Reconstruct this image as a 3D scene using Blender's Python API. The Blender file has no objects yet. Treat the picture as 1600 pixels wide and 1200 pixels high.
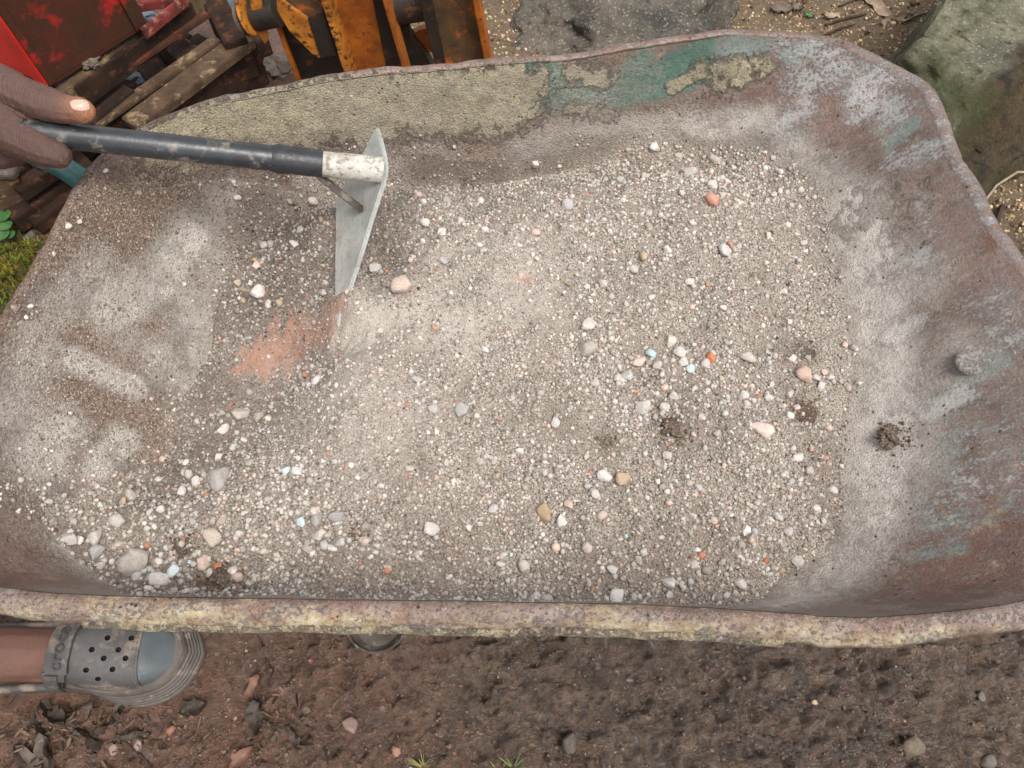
import bpy, bmesh, math, random
import numpy as np
from mathutils import Vector, Matrix
from mathutils.bvhtree import BVHTree
random.seed(7)
rng = np.random.default_rng(7)
R = math.radians
SC = bpy.context.scene
COL = SC.collection

# ------------------------------------------------------------------ camera, sky, sun, exposure
CAM_H, PITCH, FPX = 1.28, R(62), 1208.0
cam_d = bpy.data.cameras.new('camera')
cam = bpy.data.objects.new('camera', cam_d)
COL.objects.link(cam)
cam.location = (0, 0, CAM_H)
cam.rotation_euler = (R(90) - PITCH, 0, 0)
cam_d.sensor_width = 36.0
cam_d.lens = FPX / 1600 * 36
cam_d.clip_start, cam_d.clip_end = 0.02, 500
cam_d.dof.use_dof = True
cam_d.dof.focus_distance = 0.9
cam_d.dof.aperture_fstop = 26
SC.camera = cam

SUN_EL, SUN_AZ = R(65), R(138)          # azimuth measured from +y towards +x
world = bpy.data.worlds.new('World')
SC.world = world
world.use_nodes = True
wn = world.node_tree
wn.nodes.clear()
w_out = wn.nodes.new('ShaderNodeOutputWorld')
w_bg = wn.nodes.new('ShaderNodeBackground')
w_sky = wn.nodes.new('ShaderNodeTexSky')
w_sky.sky_type = 'NISHITA'
w_sky.sun_disc = False
w_sky.sun_elevation = SUN_EL
w_sky.sun_rotation = SUN_AZ
w_sky.dust_density = 3.0
w_hsv = wn.nodes.new('ShaderNodeHueSaturation')   # overcast: the blue is veiled by cloud
w_hsv.inputs['Saturation'].default_value = 0.22
wn.links.new(w_sky.outputs[0], w_hsv.inputs['Color'])
wn.links.new(w_hsv.outputs[0], w_bg.inputs['Color'])
w_bg.inputs['Strength'].default_value = 0.15
wn.links.new(w_bg.outputs[0], w_out.inputs['Surface'])

sun_d = bpy.data.lights.new('sun', 'SUN')
sun_d.energy = 1.5
sun_d.angle = R(22)
sun_d.color = (1.0, 0.96, 0.9)
sun = bpy.data.objects.new('sun', sun_d)
COL.objects.link(sun)
sdir = Vector((math.sin(SUN_AZ) * math.cos(SUN_EL), math.cos(SUN_AZ) * math.cos(SUN_EL), math.sin(SUN_EL)))
sun.rotation_euler = sdir.to_track_quat('Z', 'Y').to_euler()
SC.view_settings.view_transform = 'Standard'
SC.view_settings.look = 'None'
SC.view_settings.exposure = 0.72
SC.view_settings.gamma = 1.0
SC.view_settings.use_curve_mapping = False

# ------------------------------------------------------------------ geometry helpers
SP, CP = math.sin(PITCH), math.cos(PITCH)


def ray(u, v):
    a, b = (u - 800) / FPX, (600 - v) / FPX
    return np.array([a, CP + b * SP, -SP + b * CP])


def U(u, v, z=0.0):
    """the point at height z seen at photograph pixel (u, v)"""
    d = ray(u, v)
    t = (z - CAM_H) / d[2]
    return np.array([0, 0, CAM_H]) + d * t


def Upl(u, v, p0, n):
    d = ray(u, v)
    o = np.array([0, 0, CAM_H])
    t = np.dot(p0 - o, n) / np.dot(d, n)
    return o + d * t


def lin(c):
    c = c / 255.0
    return c / 12.92 if c <= 0.04045 else ((c + 0.055) / 1.055) ** 2.4


def rgb(r, g, b):
    return (lin(r), lin(g), lin(b), 1.0)


def unit(v):
    v = np.asarray(v, float)
    return v / np.linalg.norm(v)


def _hash(i, j, k, seed):
    h = (i.astype(np.int64) * 374761393 + j.astype(np.int64) * 668265263 + k.astype(np.int64) * 2147483647 + seed * 1274126177) & 0xFFFFFFFF
    h = ((h ^ (h >> 13)) * 1274126177) & 0xFFFFFFFF
    h = ((h ^ (h >> 16)) * 2246822519) & 0xFFFFFFFF
    return ((h ^ (h >> 15)) & 0xFFFFFF) / float(0xFFFFFF)


def vnoise(P, scale, seed=0):
    P = np.asarray(P, float) * scale
    f = np.floor(P)
    t = P - f
    t = t * t * t * (t * (t * 6 - 15) + 10)
    i, j, k = f[:, 0], f[:, 1], (f[:, 2] if P.shape[1] > 2 else np.zeros(len(P)))
    out = 0
    if P.shape[1] > 2:
        for a in (0, 1):
            for b in (0, 1):
                for c in (0, 1):
                    w = (t[:, 0] if a else 1 - t[:, 0]) * (t[:, 1] if b else 1 - t[:, 1]) * (t[:, 2] if c else 1 - t[:, 2])
                    out = out + w * _hash(i + a, j + b, k + c, seed)
    else:
        for a in (0, 1):
            for b in (0, 1):
                w = (t[:, 0] if a else 1 - t[:, 0]) * (t[:, 1] if b else 1 - t[:, 1])
                out = out + w * _hash(i + a, j + b, k, seed)
    return out * 2 - 1


def fbm(P, scale, octaves=4, gain=0.5, seed=0):
    P = np.asarray(P, float)
    a, s, o = 1.0, scale, 0
    for n in range(octaves):
        o = o + a * vnoise(P + 17.3 * n, s, seed + n)
        a *= gain
        s *= 2.03
    return o


def mesh_np(name, V, F, smooth=True):
    """V (n,3), F (m,3) or (m,4) arrays -> mesh datablock"""
    V = np.ascontiguousarray(V, dtype=np.float32)
    F = np.ascontiguousarray(F, dtype=np.int32)
    me = bpy.data.meshes.new(name)
    m, k = F.shape
    me.vertices.add(len(V))
    me.vertices.foreach_set('co', V.ravel())
    me.loops.add(m * k)
    me.loops.foreach_set('vertex_index', F.ravel())
    me.polygons.add(m)
    me.polygons.foreach_set('loop_start', np.arange(0, m * k, k, dtype=np.int32))
    me.polygons.foreach_set('use_smooth', np.full(m, smooth))
    me.update(calc_edges=True)
    me.validate()
    return me


def mesh_py(name, V, F, smooth=False):
    me = bpy.data.meshes.new(name)
    me.from_pydata([tuple(map(float, v)) for v in V], [], [tuple(map(int, f)) for f in F])
    me.update()
    if smooth:
        me.polygons.foreach_set('use_smooth', [True] * len(me.polygons))
    return me


def obj(name, me, mat=None, parent=None, loc=None):
    o = bpy.data.objects.new(name, me)
    COL.objects.link(o)
    if mat is not None and me is not None and not me.materials:
        for m_ in (mat if isinstance(mat, (list, tuple)) else [mat]):
            me.materials.append(m_)
    if loc is not None:
        o.location = tuple(map(float, loc))
    if parent is not None:
        o.parent = parent
        o.matrix_parent_inverse = Matrix.Translation(-parent.location)
    return o


def tag(o, label, cat, group=None, kind=None):
    o['label'], o['category'] = label, cat
    if group:
        o['group'] = group
    if kind:
        o['kind'] = kind
    return o


def thing(name, label, cat, loc=(0, 0, 0), group=None):
    return tag(obj(name, None, loc=loc), label, cat, group)


def fattr(me, name, arr):
    a = me.attributes.new(name, 'FLOAT', 'POINT')
    a.data.foreach_set('value', np.asarray(arr, np.float32))


def cattr(me, name, arr):
    a = me.attributes.new(name, 'FLOAT_COLOR', 'POINT')
    arr = np.asarray(arr, np.float32)
    if arr.shape[1] == 3:
        arr = np.concatenate([arr, np.ones((len(arr), 1), np.float32)], 1)
    a.data.foreach_set('color', arr.ravel())


class MB:
    """collects simple solids into one mesh"""
    def __init__(self):
        self.V, self.F = [], []

    def add(self, V, F):
        n = len(self.V)
        self.V += [tuple(map(float, v)) for v in V]
        self.F += [tuple(int(i) + n for i in f) for f in F]
        return self

    def hexa(self, b, t):
        """b, t: four corners each, same winding"""
        return self.add(list(b) + list(t), [(3, 2, 1, 0), (4, 5, 6, 7), (0, 1, 5, 4), (1, 2, 6, 5), (2, 3, 7, 6), (3, 0, 4, 7)])

    def box(self, c, ax, ay, az):
        c, ax, ay, az = map(lambda q: np.asarray(q, float), (c, ax, ay, az))
        q = [(-1, -1), (1, -1), (1, 1), (-1, 1)]
        return self.hexa([c + i * ax + j * ay - az for i, j in q], [c + i * ax + j * ay + az for i, j in q])

    def prism(self, poly, d):
        poly = [np.asarray(p, float) for p in poly]
        n = len(poly)
        d = np.asarray(d, float)
        return self.add(poly + [p + d for p in poly],
                        [tuple(range(n))[::-1], tuple(range(n, 2 * n))] + [(i, (i + 1) % n, n + (i + 1) % n, n + i) for i in range(n)])

    def tube(self, pts, r, n=12, cap=True):
        pts = [np.asarray(p, float) for p in pts]
        rs = r if isinstance(r, (list, tuple, np.ndarray)) else [r] * len(pts)
        V, F = [], []
        up = np.array([0.13, 0.21, 1.0])
        for i, p in enumerate(pts):
            a, b = pts[max(i - 1, 0)], pts[min(i + 1, len(pts) - 1)]
            t = unit(b - a)
            s = np.cross(t, up)
            if np.linalg.norm(s) < 1e-3:
                s = np.cross(t, [1, 0, 0])
            s = unit(s)
            q = np.cross(s, t)
            for k in range(n):
                an = 2 * math.pi * k / n
                V.append(p + rs[i] * (math.cos(an) * s + math.sin(an) * q))
        for i in range(len(pts) - 1):
            for k in range(n):
                F.append((i * n + k, i * n + (k + 1) % n, (i + 1) * n + (k + 1) % n, (i + 1) * n + k))
        if cap:
            F.append(tuple(range(n))[::-1])
            F.append(tuple((len(pts) - 1) * n + k for k in range(n)))
        return self.add(V, F)

    def build(self, name, mat, parent=None, smooth=False, bevel=0.0, loc=None):
        me = mesh_py(name, self.V, self.F, smooth)
        bm = bmesh.new()
        bm.from_mesh(me)
        if bevel:
            es = [e for e in bm.edges if len(e.link_faces) == 2 and e.calc_face_angle(0) > 0.5]
            bmesh.ops.bevel(bm, geom=es, offset=bevel, segments=2, affect='EDGES', clamp_overlap=True)
        bmesh.ops.recalc_face_normals(bm, faces=bm.faces)
        for f in bm.faces:
            f.smooth = smooth or bool(bevel)
        bm.to_mesh(me)
        bm.free()
        if (smooth or bevel):
            try:
                me.set_sharp_from_angle(angle=R(50))
            except Exception:
                pass
        return obj(name, me, mat, parent, loc)


def ico(sub):
    bm = bmesh.new()
    bmesh.ops.create_icosphere(bm, subdivisions=sub, radius=1)
    V = np.array([v.co[:] for v in bm.verts])
    F = np.array([[v.index for v in f.verts] for f in bm.faces])
    bm.free()
    return V, F


def catmull(P, n, closed=True):
    P = np.asarray(P, float)
    m = len(P)
    out = []
    segs = m if closed else m - 1
    for i in range(segs):
        g = (lambda k: P[k % m]) if closed else (lambda k: P[min(max(k, 0), m - 1)])
        p0, p1, p2, p3 = g(i - 1), g(i), g(i + 1), g(i + 2)
        for t in np.linspace(0, 1, 24, endpoint=False):
            out.append(0.5 * ((2 * p1) + (-p0 + p2) * t + (2 * p0 - 5 * p1 + 4 * p2 - p3) * t * t + (-p0 + 3 * p1 - 3 * p2 + p3) * t ** 3))
    if not closed:
        out.append(P[-1])
    out = np.array(out)
    d = np.linalg.norm(np.diff(np.vstack([out, out[:1]]) if closed else out, axis=0), axis=1)
    s = np.concatenate([[0], np.cumsum(d)])
    src = np.vstack([out, out[:1]]) if closed else out
    q = np.linspace(0, s[-1], n, endpoint=not closed)
    return np.stack([np.interp(q, s, src[:, k]) for k in range(P.shape[1])], 1)


def poly_sd(P, poly):
    """signed distance (positive inside) of 2D points to a closed polygon"""
    P = np.asarray(P, float)
    d = np.full(len(P), 1e9)
    ins = np.zeros(len(P), bool)
    m = len(poly)
    for i in range(m):
        a, b = poly[i], poly[(i + 1) % m]
        ab = b - a
        t = np.clip(((P - a) @ ab) / max(ab @ ab, 1e-12), 0, 1)
        q = P - a - t[:, None] * ab
        d = np.minimum(d, (q * q).sum(1))
        c = (a[1] > P[:, 1]) != (b[1] > P[:, 1])
        if abs(b[1] - a[1]) > 1e-12:
            ins ^= c & (P[:, 0] < (b[0] - a[0]) * (P[:, 1] - a[1]) / (b[1] - a[1]) + a[0])
    d = np.sqrt(d)
    return np.where(ins, d, -d)


def seg_dist(P, pts):
    pts = [np.asarray(p, float) for p in pts]
    if len(pts) == 1:
        return np.linalg.norm(P - pts[0], axis=1)
    d = np.full(len(P), 1e9)
    for a, b in zip(pts[:-1], pts[1:]):
        ab = b - a
        t = np.clip(((P - a) @ ab) / max(ab @ ab, 1e-12), 0, 1)
        d = np.minimum(d, np.linalg.norm(P - a - t[:, None] * ab, axis=1))
    return d


def sstep(x, a, b):
    t = np.clip((x - a) / (b - a), 0, 1)
    return t * t * (3 - 2 * t)


# ------------------------------------------------------------------ material helpers
class NT:
    def __init__(self, name):
        self.m = bpy.data.materials.new(name)
        self.m.use_nodes = True
        self.t = self.m.node_tree
        self.t.nodes.clear()
        self.out = self.t.nodes.new('ShaderNodeOutputMaterial')
        self.b = self.t.nodes.new('ShaderNodeBsdfPrincipled')
        self.t.links.new(self.b.outputs[0], self.out.inputs[0])
        self.tc = self.t.nodes.new('ShaderNodeTexCoord')
        self.pos = self.tc.outputs['Object']

    def s(self, sock, v):
        if isinstance(v, bpy.types.NodeSocket):
            self.t.links.new(v, sock)
        elif v is not None:
            sock.default_value = v

    def attr(self, name, out='Fac'):
        n = self.t.nodes.new('ShaderNodeAttribute')
        n.attribute_name = name
        return n.outputs[out]

    def noise(self, scale, detail=4, rough=0.55, vec=None, dist=0.0):
        n = self.t.nodes.new('ShaderNodeTexNoise')
        self.s(n.inputs['Vector'], vec or self.pos)
        n.inputs['Scale'].default_value = scale
        n.inputs['Detail'].default_value = detail
        n.inputs['Roughness'].default_value = rough
        n.inputs['Distortion'].default_value = dist
        return n.outputs[0]

    def vor(self, scale, feature='F1', out='Distance', vec=None, rand=1.0):
        n = self.t.nodes.new('ShaderNodeTexVoronoi')
        n.feature = feature
        self.s(n.inputs['Vector'], vec or self.pos)
        n.inputs['Scale'].default_value = scale
        n.inputs['Randomness'].default_value = rand
        return n.outputs[out]

    def scale(self, v3, vec=None):
        n = self.t.nodes.new('ShaderNodeMapping')
        self.s(n.inputs['Vector'], vec or self.pos)
        n.inputs['Scale'].default_value = v3
        return n.outputs[0]

    def math(self, op, a, b=0.0, clamp=False):
        n = self.t.nodes.new('ShaderNodeMath')
        n.operation = op
        n.use_clamp = clamp
        self.s(n.inputs[0], a)
        self.s(n.inputs[1], b)
        return n.outputs[0]

    def rng(self, v, a, b, c=0.0, d=1.0):
        n = self.t.nodes.new('ShaderNodeMapRange')
        self.s(n.inputs[0], v)
        for i, x in enumerate((a, b, c, d)):
            n.inputs[i + 1].default_value = x
        return n.outputs[0]

    def mix(self, f, a, b, blend='MIX'):
        n = self.t.nodes.new('ShaderNodeMix')
        n.data_type = 'RGBA'
        n.blend_type = blend
        self.s(n.inputs[0], f)
        self.s(n.inputs[6], a)
        self.s(n.inputs[7], b)
        return n.outputs[2]

    def patch(self, attr, noise, k=1.6, soft=0.12):
        """ragged patch: attribute weight broken up by a noise"""
        v = self.math('ADD', attr, self.math('MULTIPLY', self.math('SUBTRACT', noise, 0.5), k))
        return self.rng(v, 0.5 - soft, 0.5 + soft)

    def bump(self, h, strength=0.5, dist=0.01, normal=None):
        n = self.t.nodes.new('ShaderNodeBump')
        n.inputs['Strength'].default_value = strength
        n.inputs['Distance'].default_value = dist
        self.s(n.inputs['Height'], h)
        if normal is not None:
            self.s(n.inputs['Normal'], normal)
        return n.outputs[0]

    def done(self, color, rough=0.8, normal=None, metal=0.0, spec=0.5, coat=None):
        self.s(self.b.inputs['Base Color'], color)
        self.s(self.b.inputs['Roughness'], rough)
        self.s(self.b.inputs['Metallic'], metal)
        self.b.inputs['Specular IOR Level'].default_value = spec
        if normal is not None:
            self.s(self.b.inputs['Normal'], normal)
        return self.m


def mat_simple(name, c1, c2, scale=40, rough=0.7, bump=0.3, bdist=0.002, metal=0.0, spec=0.4, c3=None, k3=0.62, s3=None, detail=8):
    n = NT(name)
    a = n.noise(scale, detail, 0.62)
    col = n.mix(n.rng(a, 0.36, 0.64), c1, c2)
    if c3 is not None:
        b = n.noise(s3 or scale * 1.7, 8, 0.65, vec=n.scale((1, 1, 1.3)))
        col = n.mix(n.rng(b, k3 - 0.05, k3 + 0.05), col, c3)
    f = n.noise(scale * 6, 6, 0.65)
    return n.done(col, n.rng(f, 0.3, 0.7, max(rough - 0.12, 0.05), min(rough + 0.12, 1)), n.bump(f, bump, bdist), metal, spec)


def make_tray_mat():
    n = NT('worn_tray_paint')
    big = n.noise(11, 6, 0.6)
    mid = n.noise(42, 9, 0.68)
    mid2 = n.noise(55, 9, 0.7, vec=n.scale((1.3, 0.9, 1.1)))
    fine = n.noise(260, 7, 0.7)
    grit = n.noise(620, 4, 0.7)
    streak = n.noise(60, 8, 0.7, vec=n.scale((0.45, 1.7, 1.0)))
    col = n.mix(n.rng(big, 0.40, 0.60), rgb(126, 104, 93), rgb(94, 74, 63))
    col = n.mix(n.rng(mid, 0.44, 0.60, 0, .7), col, rgb(134, 117, 108))
    col = n.mix(n.rng(mid2, 0.52, 0.62, 0, .8), col, rgb(108, 90, 78))
    col = n.mix(n.rng(streak, 0.54, 0.64, 0, .7), col, rgb(142, 131, 123))
    col = n.mix(n.rng(fine, 0.5, 0.7), col, rgb(88, 70, 62))
    rust = n.math('MULTIPLY', n.patch(n.attr('rust'), n.math('ADD', n.math('MULTIPLY', mid2, .5), n.math('MULTIPLY', fine, .5)), 3.0, 0.25), .75)
    col = n.mix(rust, col, n.mix(n.rng(fine, 0.4, 0.6), rgb(112, 66, 48), rgb(96, 72, 62)))
    green = n.patch(n.attr('green'), n.math('ADD', n.math('MULTIPLY', mid, .7), n.math('MULTIPLY', fine, .3)), 2.0, 0.12)
    col = n.mix(green, col, n.mix(n.rng(fine, 0.35, 0.65), rgb(62, 102, 86), rgb(92, 118, 108)))
    teal = n.patch(n.attr('teal'), streak, 2.2, 0.2)
    col = n.mix(n.math('MULTIPLY', teal, 0.42), col, rgb(116, 154, 150))
    white = n.patch(n.attr('white'), n.math('ADD', n.math('MULTIPLY', streak, 0.4), n.math('MULTIPLY', fine, 0.6)), 3.8, 0.2)
    col = n.mix(n.math('MULTIPLY', white, 0.72), col, n.mix(n.rng(mid, 0.4, 0.6), rgb(202, 195, 194), rgb(190, 194, 192)))
    tanw = n.patch(n.attr('tan'), mid2, 2.3, 0.12)
    tcol = n.mix(n.rng(mid, 0.36, 0.64), rgb(188, 176, 146), rgb(148, 137, 112))
    tcol = n.mix(n.rng(fine, 0.54, 0.66), tcol, rgb(112, 101, 82))
    tcol = n.mix(n.rng(mid2, 0.54, 0.64, 0, .7), tcol, rgb(124, 114, 96))
    col = n.mix(tanw, col, tcol)
    cream = n.patch(n.attr('cream'), n.math('ADD', n.math('MULTIPLY', n.noise(34, 5, 0.6, vec=n.scale((.55, 1.5, 1.5))), .6), n.math('MULTIPLY', n.noise(110, 6, 0.65), .4)), 3.2, 0.3)
    ccol = n.mix(n.rng(mid2, 0.4, 0.6), rgb(192, 182, 154), rgb(166, 144, 102))
    ccol = n.mix(n.rng(fine, 0.56, 0.7, 0, .7), ccol, rgb(150, 128, 106))
    col = n.mix(n.math('MULTIPLY', cream, 0.8), col, ccol)
    soil = n.patch(n.attr('soil'), n.math('ADD', n.math('MULTIPLY', mid, 0.6), n.math('MULTIPLY', fine, 0.4)), 2.0, 0.28)
    scol = n.mix(n.rng(fine, 0.40, 0.60), rgb(98, 75, 59), rgb(144, 121, 103))
    col = n.mix(n.math('MULTIPLY', soil, 0.95), col, scol)
    dust = n.patch(n.attr('dust'), n.math('ADD', n.math('MULTIPLY', streak, 0.4), n.math('MULTIPLY', fine, 0.6)), 2.5, 0.42)
    dcol = n.mix(n.rng(mid2, 0.36, 0.64), rgb(222, 214, 204), rgb(192, 184, 174))
    dcol = n.mix(n.rng(grit, 0.55, 0.7), dcol, rgb(136, 124, 114))
    dcol = n.mix(n.rng(mid, 0.52, 0.64, 0, .6), dcol, rgb(140, 126, 114))
    col = n.mix(n.math('MULTIPLY', dust, 0.9), col, dcol)
    skirt = n.patch(n.attr('skirt'), n.math('ADD', n.math('MULTIPLY', mid2, 0.5), n.math('MULTIPLY', fine, 0.5)), 2.2, 0.4)
    kcol = n.mix(n.rng(fine, 0.4, 0.62), rgb(158, 143, 129), rgb(190, 178, 165))
    kcol = n.mix(n.rng(grit, .54, .68), kcol, rgb(112, 98, 88))
    col = n.mix(n.math('MULTIPLY', skirt, 0.9), col, kcol)
    drym = n.math('ADD', 0.28, n.math('MULTIPLY', n.math('MAXIMUM', n.math('MAXIMUM', soil, dust), n.math('MAXIMUM', tanw, skirt)), .72))
    sp_ = n.noise(900, 3, 0.7)
    col = n.mix(n.math('MULTIPLY', n.rng(sp_, 0.53, 0.63, 0, 0.5), drym), col, rgb(70, 56, 50))
    col = n.mix(n.math('MULTIPLY', n.rng(n.noise(520, 3, .7, vec=n.scale((1.1, 1, .9))), 0.45, 0.35, 0, 0.6), drym), col, rgb(204, 195, 186))
    # pits and specks of rust
    vd = n.vor(95)
    spot = n.math('MULTIPLY', n.rng(vd, 0.10, 0.16, 1, 0), n.rng(n.noise(26, 3), 0.52, 0.6))
    col = n.mix(n.math('MULTIPLY', spot, 0.85), col, rgb(58, 42, 38))
    vd2 = n.vor(150, vec=n.scale((1.1, 1.3, 0.9)))
    spk = n.math('MULTIPLY', n.rng(vd2, 0.09, 0.13, 1, 0), n.rng(n.noise(15, 3, vec=n.scale((1.2, 1, 1))), 0.55, 0.62))
    col = n.mix(n.math('MULTIPLY', spk, 0.8), col, rgb(150, 74, 46))
    crust = n.math('ADD', n.math('MULTIPLY', tanw, 0.9), n.math('ADD', n.math('MULTIPLY', white, 0.5), n.math('MULTIPLY', soil, 0.7)))
    crust = n.math('ADD', crust, n.math('MULTIPLY', cream, 0.5))
    h = n.math('ADD', n.math('MULTIPLY', crust, n.math('ADD', 0.35, n.math('MULTIPLY', fine, 0.8))), n.math('MULTIPLY', drym, n.math('ADD', n.math('MULTIPLY', grit, 0.55), n.math('MULTIPLY', n.vor(430), .45))))
    h = n.math('ADD', h, n.math('MULTIPLY', n.math('MULTIPLY', dust, fine), .8))
    h = n.math('SUBTRACT', h, n.math('MULTIPLY', spot, 0.9))
    h = n.math('ADD', h, n.math('MULTIPLY', mid, n.math('ADD', 0.5, n.math('MULTIPLY', tanw, 1.6))))
    dry = n.math('MAXIMUM', n.math('MAXIMUM', soil, dust), n.math('MAXIMUM', tanw, cream))
    rough = n.mix(dry, n.rng(mid, 0.35, 0.65, 0.30, 0.5), (0.9, 0.9, 0.9, 1))
    return n.done(col, rough, n.bump(h, 1.0, 0.003), 0.0, 0.5)


M_TRAY = make_tray_mat()


def make_gravel_mat():
    n = NT('gravel_powder')
    mid = n.noise(38, 7, 0.62)
    fine = n.noise(330, 6, 0.7)
    grit = n.vor(480)
    col = n.mix(n.rng(mid, 0.36, 0.64), rgb(156, 146, 135), rgb(126, 115, 104))
    col = n.mix(n.rng(fine, 0.42, 0.62), col, rgb(180, 170, 159))
    col = n.mix(n.rng(grit, 0.45, 0.75), col, rgb(104, 92, 82))  # gaps between grit darkened: crevice shade put into the colour
    col = n.mix(n.rng(n.noise(13, 5, .6), 0.5, 0.64, 0, .55), col, rgb(134, 121, 109))
    dk = n.patch(n.attr('dark'), n.math('ADD', n.math('MULTIPLY', mid, 0.5), n.math('MULTIPLY', fine, 0.5)), 1.6, 0.5)
    col = n.mix(n.math('MULTIPLY', dk, 0.85), col, n.mix(n.rng(fine, 0.4, 0.62), rgb(84, 70, 61), rgb(124, 109, 98)))
    ora = n.patch(n.attr('orange'), n.noise(60, 8, 0.7, vec=n.scale((1.6, 0.5, 1))), 2.6, 0.16)
    col = n.mix(n.math('MULTIPLY', ora, 0.68), col, rgb(172, 128, 108))
    pale = n.patch(n.attr('pale'), mid, 1.6, 0.5)
    col = n.mix(n.math('MULTIPLY', pale, 0.6), col, rgb(190, 180, 169))
    h = n.math('ADD', fine, n.math('MULTIPLY', n.rng(grit, 0, 0.8, 1, 0), 0.6))
    return n.done(col, 0.95, n.bump(h, 0.8, 0.0016), 0, 0.2)


M_GRAVEL = make_gravel_mat()


def make_vcol_mat(name, rough=0.92, fscale=500, amt=0.25, bump=0.4, bdist=0.0008, spec=0.25):
    n = NT(name)
    f = n.noise(fscale, 4, 0.65)
    c = n.attr('Col', 'Color')
    col = n.mix(n.rng(f, 0.42, 0.66, 0, amt), c, rgb(90, 76, 66))
    return n.done(col, rough, n.bump(f, bump, bdist), 0, spec)


M_GRAIN = make_vcol_mat('grain_stone')


def make_pebble_mat(name, c1, c2, c3):
    n = NT(name)
    oi = n.t.nodes.new('ShaderNodeObjectInfo')
    r = oi.outputs['Random']
    w = n.scale((1, 1, 1))
    a = n.noise(1.6, 7, 0.65)
    f = n.noise(6, 6, 0.7)
    col = n.mix(n.rng(a, 0.35, 0.65), c1, c2)
    col = n.mix(n.math('MULTIPLY', n.rng(f, 0.52, 0.68), 0.7), col, c3)
    hs = n.t.nodes.new('ShaderNodeHueSaturation')
    n.s(hs.inputs['Color'], col)
    n.s(hs.inputs['Value'], n.rng(r, 0, 1, 0.82, 1.15))
    n.s(hs.inputs['Saturation'], n.rng(n.math('FRACT', n.math('MULTIPLY', r, 7.7)), 0, 1, 0.6, 1.3))
    return n.done(hs.outputs[0], 0.9, n.bump(f, 0.5, 0.0009), 0, 0.25)


PEB = {
    'pale grey': make_pebble_mat('pebble_pale_grey', rgb(194, 187, 179), rgb(172, 163, 154), rgb(144, 133, 123)),
    'whitish': make_pebble_mat('pebble_whitish', rgb(206, 199, 191), rgb(182, 174, 166), rgb(150, 139, 129)),
    'pinkish': make_pebble_mat('pebble_pinkish', rgb(206, 184, 172), rgb(192, 174, 164), rgb(174, 140, 124)),
    'tan': make_pebble_mat('pebble_tan', rgb(182, 163, 141), rgb(160, 142, 122), rgb(126, 108, 92)),
    'grey': make_pebble_mat('pebble_grey', rgb(178, 171, 163), rgb(160, 152, 144), rgb(132, 121, 112)),
    'orange': make_pebble_mat('pebble_orange', rgb(190, 124, 92), rgb(178, 116, 90), rgb(190, 162, 146)),
    'pale blue': make_pebble_mat('pebble_pale_blue', rgb(188, 208, 208), rgb(186, 198, 196), rgb(172, 172, 165)),
    'muddy pinkish': make_pebble_mat('stone_muddy_pinkish', rgb(156, 122, 106), rgb(136, 104, 90), rgb(112, 88, 74)),
    'muddy grey': make_pebble_mat('stone_muddy_grey', rgb(112, 104, 95), rgb(94, 84, 75), rgb(82, 68, 57)),
    'red spotted': make_pebble_mat('pebble_red_spotted', rgb(200, 188, 176), rgb(182, 168, 156), rgb(190, 92, 68)),
}


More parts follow.
